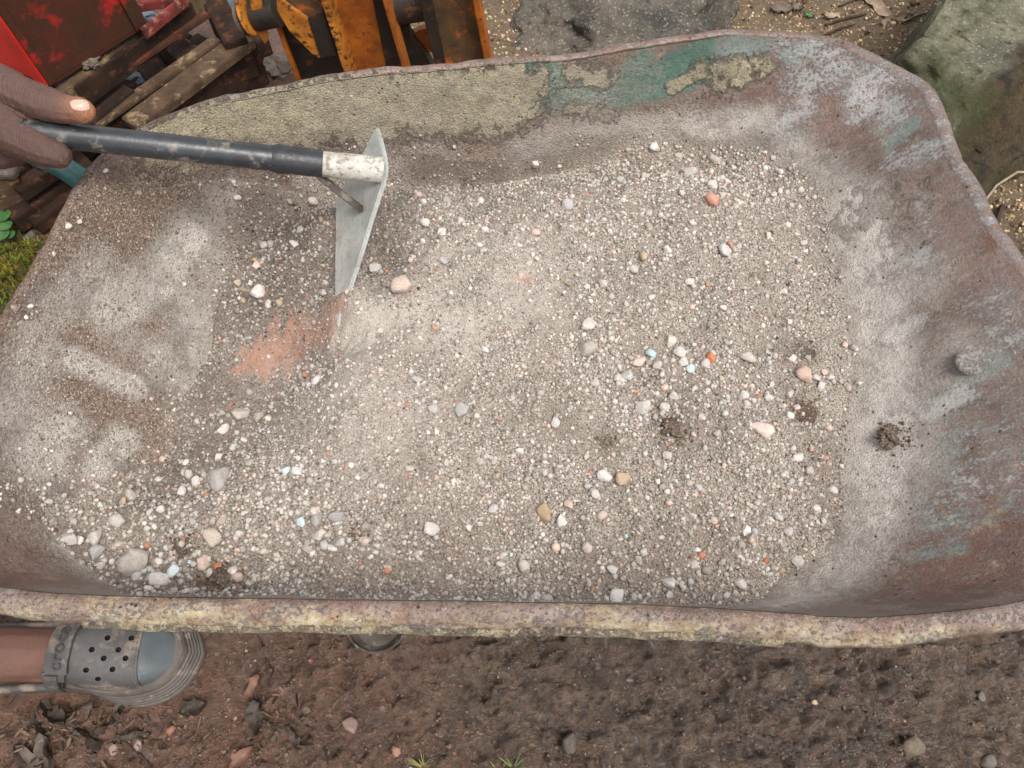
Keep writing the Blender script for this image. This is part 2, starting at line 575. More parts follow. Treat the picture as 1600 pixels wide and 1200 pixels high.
def make_ground_mat():
    n = NT('wet_earth')
    big = n.noise(5, 6, 0.6)
    mid = n.noise(26, 9, 0.66, dist=0.4)
    fine = n.noise(150, 8, 0.72)
    grit = n.vor(190)
    mud = n.mix(n.rng(mid, 0.36, 0.64), rgb(182, 150, 127), rgb(126, 98, 80))
    mud = n.mix(n.rng(fine, 0.5, 0.66), mud, rgb(168, 144, 125))
    mud = n.mix(n.rng(n.noise(75, 7, 0.7), 0.47, 0.38, 0, .75), mud, rgb(84, 65, 52))  # relief highlights and crevice shade put into the mud colour
    red = n.mix(n.rng(mid, 0.36, 0.64), rgb(194, 146, 120), rgb(152, 112, 90))
    red = n.mix(n.rng(n.noise(60, 7, 0.7), 0.47, 0.38, 0, .75), red, rgb(98, 68, 53))  # same crevice shade painted into the red soil
    red = n.mix(n.rng(fine, 0.5, 0.7), red, rgb(186, 150, 128))
    col = n.mix(n.patch(n.attr('red'), big, 1.5, 0.35), mud, red)
    sand = n.mix(n.rng(fine, 0.36, 0.64), rgb(188, 160, 124), rgb(150, 122, 92))
    sand = n.mix(n.rng(mid, 0.48, 0.68, 0, .7), sand, rgb(146, 120, 94))
    sand = n.mix(n.rng(grit, 0.05, 0.3, 0.55, 0), sand, rgb(196, 172, 140))
    sd = n.patch(n.attr('sand'), mid, 1.0, 0.3)
    col = n.mix(sd, col, sand)
    ol = n.patch(n.math('MULTIPLY', n.attr('olive'), 1.0), mid, 2.0, 0.3)
    col = n.mix(n.math('MULTIPLY', ol, 0.5), col, rgb(84, 86, 78))
    ms = n.patch(n.attr('moss'), n.math('ADD', n.math('MULTIPLY', mid, 0.6), n.math('MULTIPLY', fine, 0.4)), 1.8, 0.25)
    col = n.mix(n.math('MULTIPLY', ms, 0.9), col, n.mix(n.rng(fine, 0.4, 0.62), rgb(112, 112, 40), rgb(150, 142, 66)))
    dv = n.vor(120, vec=n.scale((1.1, 1, 1)))
    spk = n.math('MULTIPLY', n.rng(dv, 0.08, 0.13, 1, 0), n.rng(n.noise(14, 3), 0.54, 0.6))
    col = n.mix(n.math('MULTIPLY', spk, 0.7), col, rgb(176, 158, 136))
    crk = n.math('ABSOLUTE', n.math('SUBTRACT', n.noise(70, 8, 0.7, vec=n.scale((0.8, 1.4, 1)), dist=.6), .5))
    col = n.mix(n.math('MULTIPLY', n.rng(crk, 0.0, 0.022, .55, 0), n.math('SUBTRACT', 1.0, sd, True)), col, rgb(52, 42, 35))  # crack lines darkened, their shade held in the colour
    wet = n.math('MULTIPLY', n.rng(n.noise(9, 5, 0.6, vec=n.scale((1, 1.4, 1))), 0.32, 0.52), n.math('SUBTRACT', 1.0, sd, True))
    rough = n.mix(wet, (0.9, 0.9, 0.9, 1), n.rng(fine, 0.3, 0.7, 0.30, 0.52))
    n.s(n.b.inputs['Coat Weight'], n.math('MULTIPLY', wet, .22))
    n.b.inputs['Coat Roughness'].default_value = .32
    h = n.math('ADD', n.math('ADD', n.math('MULTIPLY', mid, 1.6), n.math('MULTIPLY', n.rng(crk, 0, .12), .8)), n.math('ADD', n.math('MULTIPLY', fine, 1.1), n.math('MULTIPLY', n.rng(grit, 0, 0.6, 1, 0), 0.35)))
    return n.done(col, rough, n.bump(h, 1.0, 0.014), 0, 0.8)


M_GROUND = make_ground_mat()
M_RUSTWOOD = mat_simple('weathered_brown_bar', rgb(92, 72, 52), rgb(62, 46, 35), 22, 0.7, 0.5, 0.002, c3=rgb(134, 114, 86), k3=0.6)
M_DARKBAR = mat_simple('dark_brown_bar', rgb(56, 40, 30), rgb(36, 26, 20), 22, 0.85, 0.5, 0.002, spec=0.2, c3=rgb(88, 54, 38), k3=0.6)  # dark tone also carries the shade of bar sides and gaps
M_REDBAR = mat_simple('faded_red_bar', rgb(132, 58, 52), rgb(80, 44, 38), 26, 0.8, 0.5, 0.002, spec=.2, c3=rgb(164, 108, 98), k3=0.6)
M_RED = mat_simple('chipped_red_paint', rgb(176, 38, 30), rgb(196, 48, 38), 18, 0.45, 0.25, 0.001, c3=rgb(84, 30, 22), k3=0.66)
M_REDDARK = mat_simple('rusted_shaded_red_paint', rgb(74, 34, 22), rgb(58, 36, 22), 14, 0.6, 0.3, 0.0015, c3=rgb(170, 30, 26), k3=0.57, s3=8)  # rusted red, darkened further to hold the shade of the bin's dim side
M_ORANGE = mat_simple('worn_orange_paint', rgb(178, 100, 30), rgb(126, 66, 24), 22, 0.55, 0.5, 0.0015, c3=rgb(74, 48, 30), k3=0.61, s3=70)
M_YELLOW = mat_simple('worn_amber_paint', rgb(198, 128, 44), rgb(146, 84, 30), 22, 0.55, 0.5, 0.0015, c3=rgb(66, 46, 32), k3=0.56, s3=60)
M_DARKSTEEL = mat_simple('dark_brown_steel', rgb(52, 42, 34), rgb(34, 29, 26), 20, 0.5, 0.5, 0.002, c3=rgb(104, 62, 28), k3=0.62, s3=24)  # dark brown steel with orange brown patches
M_BLACKWORN = mat_simple('grimy_orange_web', rgb(104, 74, 44), rgb(70, 54, 38), 30, 0.65, 0.6, 0.002, c3=rgb(186, 96, 34), k3=0.56, s3=14)
M_GREENTUBE = mat_simple('green_handle_paint', rgb(58, 112, 108), rgb(44, 92, 92), 30, 0.4, 0.2, 0.001, spec=0.5, c3=rgb(132, 122, 104), k3=0.6, s3=34)
M_BLACKPIPE = mat_simple('worn_black_pipe', rgb(50, 53, 57), rgb(36, 37, 40), 30, 0.36, 0.25, 0.0008, spec=0.6, c3=rgb(110, 102, 92), k3=0.6, s3=44)
M_SLEEVE = mat_simple('black_rubber_sleeve', rgb(36, 37, 40), rgb(48, 50, 53), 50, 0.42, 0.4, 0.001, spec=0.5, c3=rgb(70, 66, 62), k3=0.64)
M_SOCKET = mat_simple('dusty_pale_steel', rgb(196, 194, 184), rgb(168, 160, 148), 50, 0.75, 0.8, 0.0014, spec=0.3, c3=rgb(134, 122, 108), k3=0.56, s3=150)
M_BLADE = mat_simple('pale_hoe_steel', rgb(194, 198, 191), rgb(172, 178, 175), 18, 0.5, 0.3, 0.0006, spec=0.5, c3=rgb(190, 184, 172), k3=0.6, s3=40)
def make_blade():
    n = NT('scratched_hoe_steel')
    a = n.noise(16, 7, .6)
    sc = n.noise(60, 8, .75, vec=n.scale((3.0, .6, .6)))
    f = n.noise(300, 5, .7)
    col = n.mix(n.rng(a, .38, .62), rgb(198, 198, 190), rgb(166, 168, 164))
    col = n.mix(n.rng(sc, .52, .66, 0, .7), col, rgb(130, 130, 124))
    col = n.mix(n.rng(n.noise(34, 8, .7), .56, .66, 0, .75), col, rgb(170, 152, 134))
    col = n.mix(n.rng(f, .58, .68, 0, .7), col, rgb(112, 92, 78))
    return n.done(col, n.rng(sc, .3, .7, .3, .6), n.bump(n.math('ADD', sc, f), .35, .0008), 0.25, .5)


M_BLADE = make_blade()
M_STEELOLD = mat_simple('old_steel', rgb(104, 96, 88), rgb(76, 66, 58), 30, 0.5, 0.4, 0.001, metal=0.3, c3=rgb(150, 144, 134), k3=0.6)
M_TYRE = mat_simple('tyre_rubber', rgb(40, 39, 38), rgb(54, 50, 47), 30, 0.8, 0.4, 0.002)
M_CLOG = mat_simple('grey_foam', rgb(84, 81, 79), rgb(70, 67, 65), 26, 0.62, 0.3, 0.0008, c3=rgb(124, 110, 98), k3=0.56, s3=18)
M_CLOGTOE = mat_simple('blue_grey_foam', rgb(86, 91, 94), rgb(74, 79, 83), 26, 0.5, 0.15, 0.0006, c3=rgb(106, 112, 116), k3=0.64)
M_CLOGSOLE = mat_simple('dusty_grey_foam', rgb(98, 90, 83), rgb(78, 71, 65), 26, 0.7, 0.25, 0.0008, c3=rgb(132, 120, 108), k3=0.62)
M_HOLE = mat_simple('clog_hole', rgb(26, 24, 23), rgb(20, 18, 18), 30, 0.9, 0.0)  # near-black colour stands in for shade inside the vent holes
M_CLOGTEXT = mat_simple('embossed_foam', rgb(58, 56, 56), rgb(66, 64, 63), 30, 0.6, 0.1)
M_LEAF = [mat_simple('dead_leaf_red_brown', rgb(128, 92, 78), rgb(96, 66, 54), 40, 0.6, 0.4, 0.001),
          mat_simple('dead_leaf_dark', rgb(74, 64, 52), rgb(52, 44, 36), 40, 0.6, 0.4, 0.001),
          mat_simple('dead_leaf_pale', rgb(168, 148, 126), rgb(134, 114, 96), 40, 0.7, 0.4, 0.001),
          mat_simple('dead_leaf_grey', rgb(112, 100, 90), rgb(84, 74, 66), 40, 0.7, 0.4, 0.001)]
M_TWIG = mat_simple('twig_bark', rgb(72, 56, 44), rgb(48, 37, 30), 60, 0.8, 0.5, 0.001)
M_GRASS = mat_simple('grass_blade', rgb(112, 128, 62), rgb(88, 108, 48), 60, 0.6, 0.1)
M_STRAW = mat_simple('dry_grass_blade', rgb(158, 146, 92), rgb(126, 122, 66), 60, 0.6, 0.1)
M_PLANT = mat_simple('young_leaf', rgb(78, 118, 64), rgb(58, 94, 50), 60, 0.45, 0.1)
M_MOSS = make_vcol_mat('moss_tuft', 0.9, 200, 0.2)
M_CLUMP = mat_simple('brown_soil_clump', rgb(130, 110, 92), rgb(88, 71, 58), 220, 0.95, 1.0, 0.003, c3=rgb(184, 170, 154), k3=0.58, s3=420)


def make_rock_mat(name, top, top2, side, side2, moss, mossk):
    n = NT(name)
    a = n.noise(7, 9, 0.66)
    f = n.noise(40, 9, 0.7)
    g = n.noise(150, 6, 0.7)
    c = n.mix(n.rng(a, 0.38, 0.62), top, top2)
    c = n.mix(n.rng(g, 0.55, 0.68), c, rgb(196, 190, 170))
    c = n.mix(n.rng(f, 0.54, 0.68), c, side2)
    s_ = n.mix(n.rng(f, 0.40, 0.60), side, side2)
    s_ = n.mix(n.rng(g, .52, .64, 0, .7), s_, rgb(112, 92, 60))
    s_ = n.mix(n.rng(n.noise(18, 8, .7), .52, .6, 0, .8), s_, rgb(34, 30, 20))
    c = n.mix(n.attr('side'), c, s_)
    mp = n.patch(n.attr('moss'), n.math('ADD', n.math('MULTIPLY', a, 0.5), n.math('MULTIPLY', f, 0.5)), 2.4, 0.25)
    c = n.mix(n.math('MULTIPLY', mp, mossk), c, n.mix(n.rng(g, 0.4, 0.62), moss, rgb(46, 50, 26)))
    cr = n.vor(9, 'DISTANCE_TO_EDGE', vec=n.noise(4, 3, vec=None))
    h = n.math('ADD', n.math('MULTIPLY', f, 1.0), n.math('MULTIPLY', g, 0.4))
    return n.done(c, 0.82, n.bump(h, 1.0, 0.02), 0, 0.45)


M_ROCK = make_rock_mat('mossy_boulder', rgb(138, 133, 108), rgb(92, 91, 74), rgb(84, 66, 40), rgb(54, 45, 28), rgb(84, 88, 42), 0.85)
M_ROCK2 = make_rock_mat('speckled_boulder', rgb(128, 118, 104), rgb(76, 72, 66), rgb(98, 80, 62), rgb(54, 50, 46), rgb(108, 88, 64), 0.6)


def make_skin():
    n = NT('skin')
    f = n.noise(900, 4, 0.6)
    m_ = n.noise(60, 6, 0.6)
    c = n.attr('Col', 'Color')
    col = n.mix(n.rng(m_, 0.42, 0.7, 0, 0.3), c, rgb(78, 58, 50))
    wr = n.noise(170, 6, 0.7, vec=n.scale((2.4, 0.7, 0.7)))
    h = n.math('ADD', n.math('MULTIPLY', f, 0.4), wr)
    n.b.inputs['Subsurface Weight'].default_value = 0.05
    n.b.inputs['Subsurface Radius'].default_value = (0.006, 0.003, 0.002)
    return n.done(col, 0.44, n.bump(h, 0.8, 0.003), 0, 0.5)


M_SKIN = make_skin()
M_NAIL = mat_simple('thumb_nail', rgb(190, 152, 132), rgb(198, 164, 146), 200, 0.3, 0.1, spec=0.5)
M_SHIRT = mat_simple('dark_cloth', rgb(60, 62, 70), rgb(50, 52, 60), 300, 0.9, 0.4, 0.001)
M_TROUSER = mat_simple('brown_cloth', rgb(86, 78, 66), rgb(74, 66, 56), 300, 0.9, 0.4, 0.001)

# ------------------------------------------------------------------ ground (one sheet to the horizon)
def axis(lo, hi, step, far, g=1.22):
    core = list(np.arange(lo, hi + 1e-6, step))
    a, s = [], step
    x = hi
    while x < far:
        s *= g
        x += s
        a.append(x)
    b, s = [], step
    x = lo
    while x > -far:
        s *= g
        x -= s
        b.append(x)
    return np.array(b[::-1] + core + a)


gx, gy = axis(-1.5, 1.6, 0.0055, 120), axis(-0.12, 2.35, 0.0115, 120)
gy = np.concatenate([gy[gy < -.121], np.arange(-.12, .30, .0034), gy[gy > .302]])
GX, GY = np.meshgrid(gx, gy)
P2 = np.stack([GX.ravel(), GY.ravel()], 1)
sand_w = sstep(P2[:, 1] + 0.25 * P2[:, 0] + 0.05 * fbm(P2, 3, 3, seed=4), 1.12, 1.36) * sstep(P2[:, 0], -0.55, -0.2)
red_w = np.clip(1.1 * np.exp(-((P2[:, 0] + 0.62) ** 2 / 0.16 + (P2[:, 1] - 0.02) ** 2 / 0.1)), 0, 1)
red_w = np.maximum(red_w, 0.95 * sstep(-P2[:, 0], 0.2, 0.5) * sstep(P2[:, 1], 0.7, 0.9))
red_w = np.maximum(red_w, 0.55 * sstep(-P2[:, 0], -0.1, 0.3))
pm = U(15, 440)
moss_w = 1.1 * np.exp(-(((P2[:, 0] - pm[0] + 0.04) / 0.14) ** 2 + ((P2[:, 1] - pm[1]) / 0.14) ** 2))
po = U(1150, 1080)
olive_w = 0.55 * np.exp(-(((P2[:, 0] - po[0]) / 0.5) ** 2 + ((P2[:, 1] - po[1]) / 0.2) ** 2))
near = (1 - sstep(P2[:, 1], 0.9, 1.3)) * (1 - sstep(np.abs(P2[:, 0]), 1.5, 2.2))
rid = 1 - np.abs(fbm(P2, 18, 4, 0.55, 21))
hz = 0.010 * fbm(P2, 4.5, 3, 0.5, 1) + near * (0.0055 * fbm(P2, 22, 4, 0.6, 2) + 0.004 * (rid - 0.6))
hz += near * (0.0215 * np.abs(fbm(P2 + .004 * fbm(P2, 60, 2, .5, 27)[:, None], 30, 4, 0.58, 22)) - .0085 + 0.0065 * fbm(P2, 75, 2, .6, 23) + .0020 * fbm(P2, 140, 1, .6, 24))
hz += 0.0012 * fbm(P2, 90, 2, 0.6, 3)
# foot-sized dents and trodden lumps in the mud near the barrow
for (u, v, r, a) in [(880, 1160, .05, -.012), (560, 1050, .03, -.012), (700, 1130, .045, -.01), (1030, 1050, .05, -.008), (1250, 1150, .09, .008),
                     (150, 1150, .07, .014), (330, 1130, .05, -.012), (40, 1130, .08, .016), (450, 1090, .06, .010), (1450, 1100, .1, -.01), (800, 1060, .05, .008)]:
    q = U(u, v)
    hz += a * np.exp(-((P2[:, 0] - q[0]) ** 2 + (P2[:, 1] - q[1]) ** 2) / (r * r))
hz -= 0.005
for q, rr in ((np.array([-.62, .19]), .14),):
    hz += (-.012 - hz) * np.exp(-(((P2[:, 0] - q[0]) / .19) ** 4 + ((P2[:, 1] - q[1]) / .085) ** 4)) * .8
GZ = hz.reshape(GX.shape)
ny, nx = GX.shape
idx = np.arange(nx * ny).reshape(ny, nx)
Fg = np.stack([idx[:-1, :-1], idx[:-1, 1:], idx[1:, 1:], idx[1:, :-1]], -1).reshape(-1, 4)
me = mesh_np('ground', np.stack([GX.ravel(), GY.ravel(), hz], 1), Fg)
fattr(me, 'sand', sand_w)
fattr(me, 'red', red_w)
fattr(me, 'moss', moss_w)
fattr(me, 'olive', olive_w)
ground = tag(obj('ground', me, M_GROUND), 'wet brown mud and tan sandy soil around the wheelbarrow', 'ground', kind='structure')


def gz(x, y):
    i = int(np.clip(np.searchsorted(gx, x), 1, nx - 1))
    j = int(np.clip(np.searchsorted(gy, y), 1, ny - 1))
    return float(GZ[j, i])


def G(u, v):
    p = U(u, v, 0.0)
    p[2] = gz(p[0], p[1])
    return p

# ------------------------------------------------------------------ wheelbarrow tray
ZR = 0.62
rim_px = [(133, 292), (170, 245), (237, 204), (312, 171), (400, 149), (472, 134), (550, 123), (628, 114), (769, 102), (869, 94), (1000, 74), (1125, 56),
          (1187, 58), (1275, 63), (1324, 82), (1385, 112), (1430, 138), (1456, 184), (1484, 258), (1513, 304), (1546, 364), (1590, 425),
          (1650, 525), (1700, 640), (1722, 760), (1700, 870), (1655, 920), (1600, 938), (1525, 950), (1375, 964), (1281, 963), (1240, 958), (1000, 944),
          (737, 939), (400, 935), (129, 929), (0, 916), (-60, 905), (-105, 860), (-125, 780), (-105, 690), (-62, 600), (0, 520), (32, 467), (68, 413), (102, 347)]
NR = 720
RIM = catmull([U(u, v, ZR)[:2] for u, v in rim_px], NR)
RIM = RIM[::-1] if ((RIM[:, 0] * np.roll(RIM[:, 1], -1) - np.roll(RIM[:, 0], -1) * RIM[:, 1]).sum() < 0) else RIM   # counter-clockwise
tan_ = np.roll(RIM, -6, 0) - np.roll(RIM, 6, 0)
tan_ /= np.linalg.norm(tan_, axis=1)[:, None]
NRM = np.stack([tan_[:, 1], -tan_[:, 0]], 1)          # outward
ang = np.linspace(0, 2 * math.pi, NR, endpoint=False)
wob = fbm(np.stack([np.cos(ang) * 3, np.sin(ang) * 3], 1), 2.2, 4, 0.55, 9)
RZ = ZR + 0.0022 * wob
x0, x1, y0, y1 = RIM[:, 0].min(), RIM[:, 0].max(), RIM[:, 1].min(), RIM[:, 1].max()
D = 0.185


def floor_map(p):
    fx = (p[:, 0] - x0) / (x1 - x0)
    fy = (p[:, 1] - y0) / (y1 - y0)
    return np.stack([x0 + .125 + fx * (x1 - x0 - .125 - .29), y0 + .07 + fy * (y1 - y0 - .07 - .06)], 1)


FL = floor_map(RIM)
NS = 64
rings = []
for s in np.linspace(0, 1, NS):
    dr = D * (1 - (1 - s) ** 1.65)
    xy = RIM * (1 - s) + FL * s
    rings.append(np.column_stack([xy, RZ - dr]))
cen = FL.mean(0)
for s in np.linspace(0.08, 1, 14)[:-1]:
    rings.append(np.column_stack([FL * (1 - s) + cen * s, np.full(NR, ZR - D - 0.004 * s)]))
TV = np.vstack(rings)
dent = 0.0035 * fbm(TV, 7, 3, 0.5, 31) + 0.0012 * fbm(TV, 38, 3, 0.55, 32)
ringid = np.repeat(np.arange(len(rings)), NR)
fade = sstep(ringid, 0, 6)
TV[:, 2] += dent * fade
TV[:, :2] += (np.tile(NRM, (len(rings), 1)) * (0.004 * fbm(TV, 9, 3, 0.5, 33) * fade)[:, None])
TV = np.vstack([TV, [[cen[0], cen[1], ZR - D - 0.004]]])
TF = []
nr = len(rings)
ii = np.arange(NR)
for r in range(nr - 1):
    TF.append(np.stack([r * NR + ii, r * NR + (ii + 1) % NR, (r + 1) * NR + (ii + 1) % NR, (r + 1) * NR + ii], 1))
TF = np.vstack(TF)
TF = np.vstack([TF, np.stack([(nr - 1) * NR + ii, (nr - 1) * NR + (ii + 1) % NR, np.full(NR, nr * NR), np.full(NR, nr * NR)], 1)[:0]])
tray_bvh = BVHTree.FromPolygons([Vector(v) for v in TV], [tuple(f) for f in TF])


def T(u, v):
    """the point of the tray seen at pixel (u, v)"""
    d = Vector(ray(u, v)).normalized()
    h = tray_bvh.ray_cast(Vector((0, 0, CAM_H)), d)
    return np.array(h[0]) if h[0] is not None else U(u, v, ZR - 0.1)


PAINT = {
    'tan': [([(270, 205), (400, 185), (560, 165), (700, 160), (790, 150)], .055, 1.0), ([(900, 115), (940, 120)], .022, .75), ([(890, 170), (960, 180)], .014, .7),
            ([(1050, 135), (1075, 125)], .012, .8), ([(1100, 110), (1190, 105), (1130, 130)], .02, .7), ([(1330, 340), (1400, 330)], .045, .45)],
    'green': [([(820, 115), (850, 140), (880, 155)], .035, 1.0), ([(900, 150), (960, 150), (1040, 125), (1080, 95)], .034, .95), ([(640, 170), (680, 190)], .012, .6),
              ([(600, 190)], .02, .6), ([(440, 155), (470, 152)], .008, .8), ([(760, 170)], .03, .45), ([(930, 212)], .009, 1.0), ([(1000, 95)], .03, .7)],
    'teal': [([(1140, 75), (1190, 65)], .022, .8), ([(1235, 85), (1250, 75)], .012, 1.0), ([(1400, 215), (1425, 195)], .012, 1.0), ([(1390, 235)], .006, .9),
             ([(1500, 600), (1570, 560)], .01, .8), ([(1440, 640), (1480, 625)], .012, .8), ([(1460, 820), (1560, 800)], .02, .5), ([(1340, 840), (1330, 880)], .02, .6),
             ([(1420, 870), (1500, 855)], .012, .6), ([(1220, 205), (1235, 215)], .02, .7), ([(1460, 760), (1480, 700)], .03, .45)],
    'white': [([(1230, 65), (1290, 85), (1340, 130), (1400, 180)], .026, .64), ([(1250, 130), (1300, 110)], .03, .6), ([(1200, 215), (1260, 170)], .018, .7), ([(1350, 160), (1370, 130)], .03, .72),
              ([(1380, 430), (1440, 400)], .014, .9), ([(1390, 525), (1430, 505)], .014, 1.0), ([(1450, 645), (1505, 615)], .013, 1.0), ([(1400, 250), (1460, 230)], .02, .6),
              ([(1440, 320), (1450, 360)], .015, .5), ([(1540, 480), (1590, 520)], .03, .5), ([(1520, 560)], .02, .6), ([(1500, 700), (1590, 660)], .04, .4), ([(1320, 790), (1330, 850)], .018, .8), ([(1480, 780), (1590, 740)], .05, .42)],
    'rust': [([(0, 890), (150, 915)], .02, .8), ([(1200, 940), (1330, 905)], .02, .8), ([(1480, 900), (1590, 830)], .06, .7), ([(1525, 330), (1545, 380)], .012, 1.0), ([(1180, 155), (1220, 140)], .02, .7),
             ([(1290, 240), (1310, 235)], .012, .9), ([(1260, 150), (1320, 200)], .03, .5), ([(20, 850), (60, 890)], .03, .6), ([(1000, 85), (800, 110)], .012, .8)],
    'soil': [([(140, 310), (200, 320), (250, 300)], .045, .95), ([(100, 400), (180, 420), (220, 340)], .05, .85), ([(60, 540), (140, 540), (230, 520)], .045, 1.15), ([(100, 640), (190, 630), (230, 680)], .045, 1.15),
             ([(30, 760), (100, 850)], .04, .7), ([(640, 230), (760, 240), (870, 195), (960, 195), (1080, 178)], .022, 1.0), ([(300, 250), (420, 250), (520, 230)], .03, .6), ([(1080, 205), (1130, 215)], .014, .9), ([(1230, 270), (1290, 260)], .02, .5),
             ([(1340, 380), (1360, 350)], .03, .6), ([(1400, 600), (1440, 560)], .04, .45), ([(1400, 850), (1300, 905)], .03, .6), ([(1400, 450), (1480, 480)], .04, .45), ([(40, 300), (0, 560)], .05, .6), ([(1160, 215), (1200, 230)], .01, .6)],
    'dust': [([(820, 235), (900, 210), (1000, 205), (1120, 200), (1190, 190)], .022, 1.0), ([(1200, 230), (1280, 270), (1310, 340)], .03, .85), ([(1310, 340), (1345, 430), (1360, 560), (1360, 680), (1345, 790), (1270, 890), (1190, 935)], .046, 1.45), ([(1390, 640), (1400, 720)], .05, .85), ([(1380, 470), (1430, 440)], .035, .7), ([(1420, 620), (1500, 560)], .04, .55),
             ([(170, 480), (250, 440), (300, 370)], .030, 1.15), ([(90, 480), (160, 420)], .026, .75), ([(30, 640), (60, 540)], .028, .8), ([(250, 560), (330, 620)], .03, .9), ([(140, 440), (190, 520)], .03, .55), ([(115, 560), (215, 605)], .013, 1.5), ([(90, 680), (60, 720)], .03, 1.3), ([(190, 690), (150, 730)], .018, 1.4), ([(300, 480), (330, 600)], .05, .75), ([(330, 420), (360, 330)], .04, .6),
             ([(100, 850), (170, 905), (220, 922)], .014, .9), ([(1290, 430), (1400, 400)], .035, .5), ([(60, 480), (150, 400)], .02, .4)],
    'cream': [],
}


def paint(P, layers):
    out = {}
    for k, ls in layers.items():
        w = np.zeros(len(P))
        for pts, r, s in ls:
            q = [T(u, v) if isinstance(u, (int, float)) else u for u, v in pts]
            w = np.maximum(w, s * np.exp(-(seg_dist(P, q) / (r * 1.15)) ** 2.6))
        out[k] = w
    return out


barrow = thing('wheelbarrow', 'rusty worn wheelbarrow with peeling green paint and tray full of gravel', 'wheelbarrow', (0.05, 0.45, 0))
tray_me = mesh_np('tray', TV, TF)
tp = paint(TV, PAINT)
for k in PAINT:
    fattr(tray_me, k, tp[k])
tray = obj('tray', tray_me, M_TRAY, barrow)
SKIRT_TODO = tray_me
# outer skin, so the tray has thickness from below
OV = TV[:NR * nr].copy()
off = 0.0025
OV[:, 2] -= off * 1.2
OV[:, :2] += np.tile(NRM, (nr, 1)) * off * (1 - sstep(ringid, 58, 64))[:, None]
skin_rings = list(range(3, nr, 6))
SV = np.vstack([OV[r * NR:(r + 1) * NR:6] for r in skin_rings])
m6 = NR // 6
SF = []
jj = np.arange(m6)
for a in range(len(skin_rings) - 1):
    SF.append(np.stack([a * m6 + jj, (a + 1) * m6 + jj, (a + 1) * m6 + (jj + 1) % m6, a * m6 + (jj + 1) % m6], 1))
me = mesh_np('tray_underside', SV, np.vstack(SF))
obj('underside', me, M_TRAY, tray)

# rolled rim: a curled flange swept round the tray edge
near_w = sstep(-NRM[:, 1], 0.55, 0.9) * (RIM[:, 1] < 0.4)
right_w = sstep(NRM[:, 0], 0.3, 0.8)
width = 0.0155 + 0.0062 * near_w + 0.011 * right_w + 0.0012 * wob
prof = [(-.03, -.16), (.03, .02), (.22, .13), (.48, .13), (.74, -.06), (.92, -.34), (1.0, -.66), (.94, -.72), (.84, -.40), (.62, -.16), (.3, .02), (.04, -.12)]
NPf = len(prof)
RV = []
jit = fbm(np.column_stack([RIM, np.zeros(NR)]), 42, 3, 0.5, 41)
jit2 = fbm(np.column_stack([RIM, np.zeros(NR) + 3]), 90, 2, 0.5, 42)
for o_, z_ in prof:
    w_ = width * (1 + 0.04 * jit)
    RV.append(np.column_stack([RIM + NRM * (o_ * w_)[:, None], RZ + z_ * w_ * 0.8 + 0.0003 * jit2 * (o_ > .3)]))
RV = np.vstack(RV)
RF = []
for a in range(NPf):
    b = (a + 1) % NPf
    RF.append(np.stack([a * NR + ii, a * NR + (ii + 1) % NR, b * NR + (ii + 1) % NR, b * NR + ii], 1)[:, ::-1])
rim_me = mesh_np('rim', RV, np.vstack(RF))
CREAM = []


PW = np.repeat([np.interp(o, [0, .3, .55, .85, 1.0], [.40, .52, .85, 1.25, 1.3]) for o, _ in prof], NR)


def rim_paint(P):
    out = {k: np.zeros(len(P)) for k in PAINT}
    n_ = 0.5 + 0.5 * fbm(P, 9, 3, 0.5, 51)
    nearmask = (P[:, 1] < 0.3) * 1.0
    q = U(1150, 965, ZR)[0]
    leftpart = 1 - sstep(P[:, 0], U(1240, 965, ZR)[0] - .02, U(1330, 965, ZR)[0])
    out['cream'] = nearmask * (0.31 + 0.14 * leftpart) * (0.55 + 0.6 * n_) * (1 - 0.5 * sstep(P[:, 0], .36, .5))
    out['rust'] = 0.4 * (1 - nearmask) + 0.62 * n_ * nearmask
    lm = sstep(-P[:, 0], .36, .44) * sstep(P[:, 1], .28, .45)
    out['soil'] = 0.8 * lm
    out['tan'] = 0.5 * (P[:, 1] > .6) * sstep(-P[:, 0], .1, .25)
    rm = sstep(P[:, 0], .38, .46)
    out['white'] = 0.42 * rm * (P[:, 1] > .25) + .12 * nearmask
    out['teal'] = 0.1 * nearmask
    return out


for k, w in rim_paint(RV).items():
    fattr(rim_me, k, w * PW if k == 'cream' else w)
rim = obj('rim', rim_me, M_TRAY, tray)
# folded lip hanging below the near rim, ending in a step at each end
xa, xb = U(118, 975, ZR)[0], U(1240, 995, ZR)[0]
sel = [i for i in range(NR) if NRM[i, 1] < -0.8 and xa <= RIM[i, 0] <= xb and RIM[i, 1] < .35]
sel.sort(key=lambda i: RIM[i, 0])
lp = [(.86, -.40), (1.03, -.56), (1.12, -.80), (1.10, -1.06), (1.02, -1.10), (.95, -.86), (.82, -.62)]
LV = []
for i in sel:
    w_ = 0.0226 * (1 + 0.03 * jit[i])
    for o_, z_ in lp:
        LV.append(np.array([*(RIM[i] + NRM[i] * o_ * w_), RZ[i] + z_ * w_ * 0.8 + .0012 * jit2[i]]))
k_ = len(lp)
LF = []
for a in range(len(sel) - 1):
    for b in range(k_):
        LF.append((a * k_ + b, a * k_ + (b + 1) % k_, (a + 1) * k_ + (b + 1) % k_, (a + 1) * k_ + b))
LF += [tuple(range(k_))[::-1], tuple((len(sel) - 1) * k_ + b for b in range(k_))]
lip_me = mesh_py('rim_lip', LV, LF, True)
lw = rim_paint(np.array(LV))
lw['tan'] = np.full(len(LV), .55)
lw['rust'] = np.full(len(LV), .55)
for k, w in lw.items():
    fattr(lip_me, k, w)
obj('rim_lip', lip_me, M_TRAY, tray)
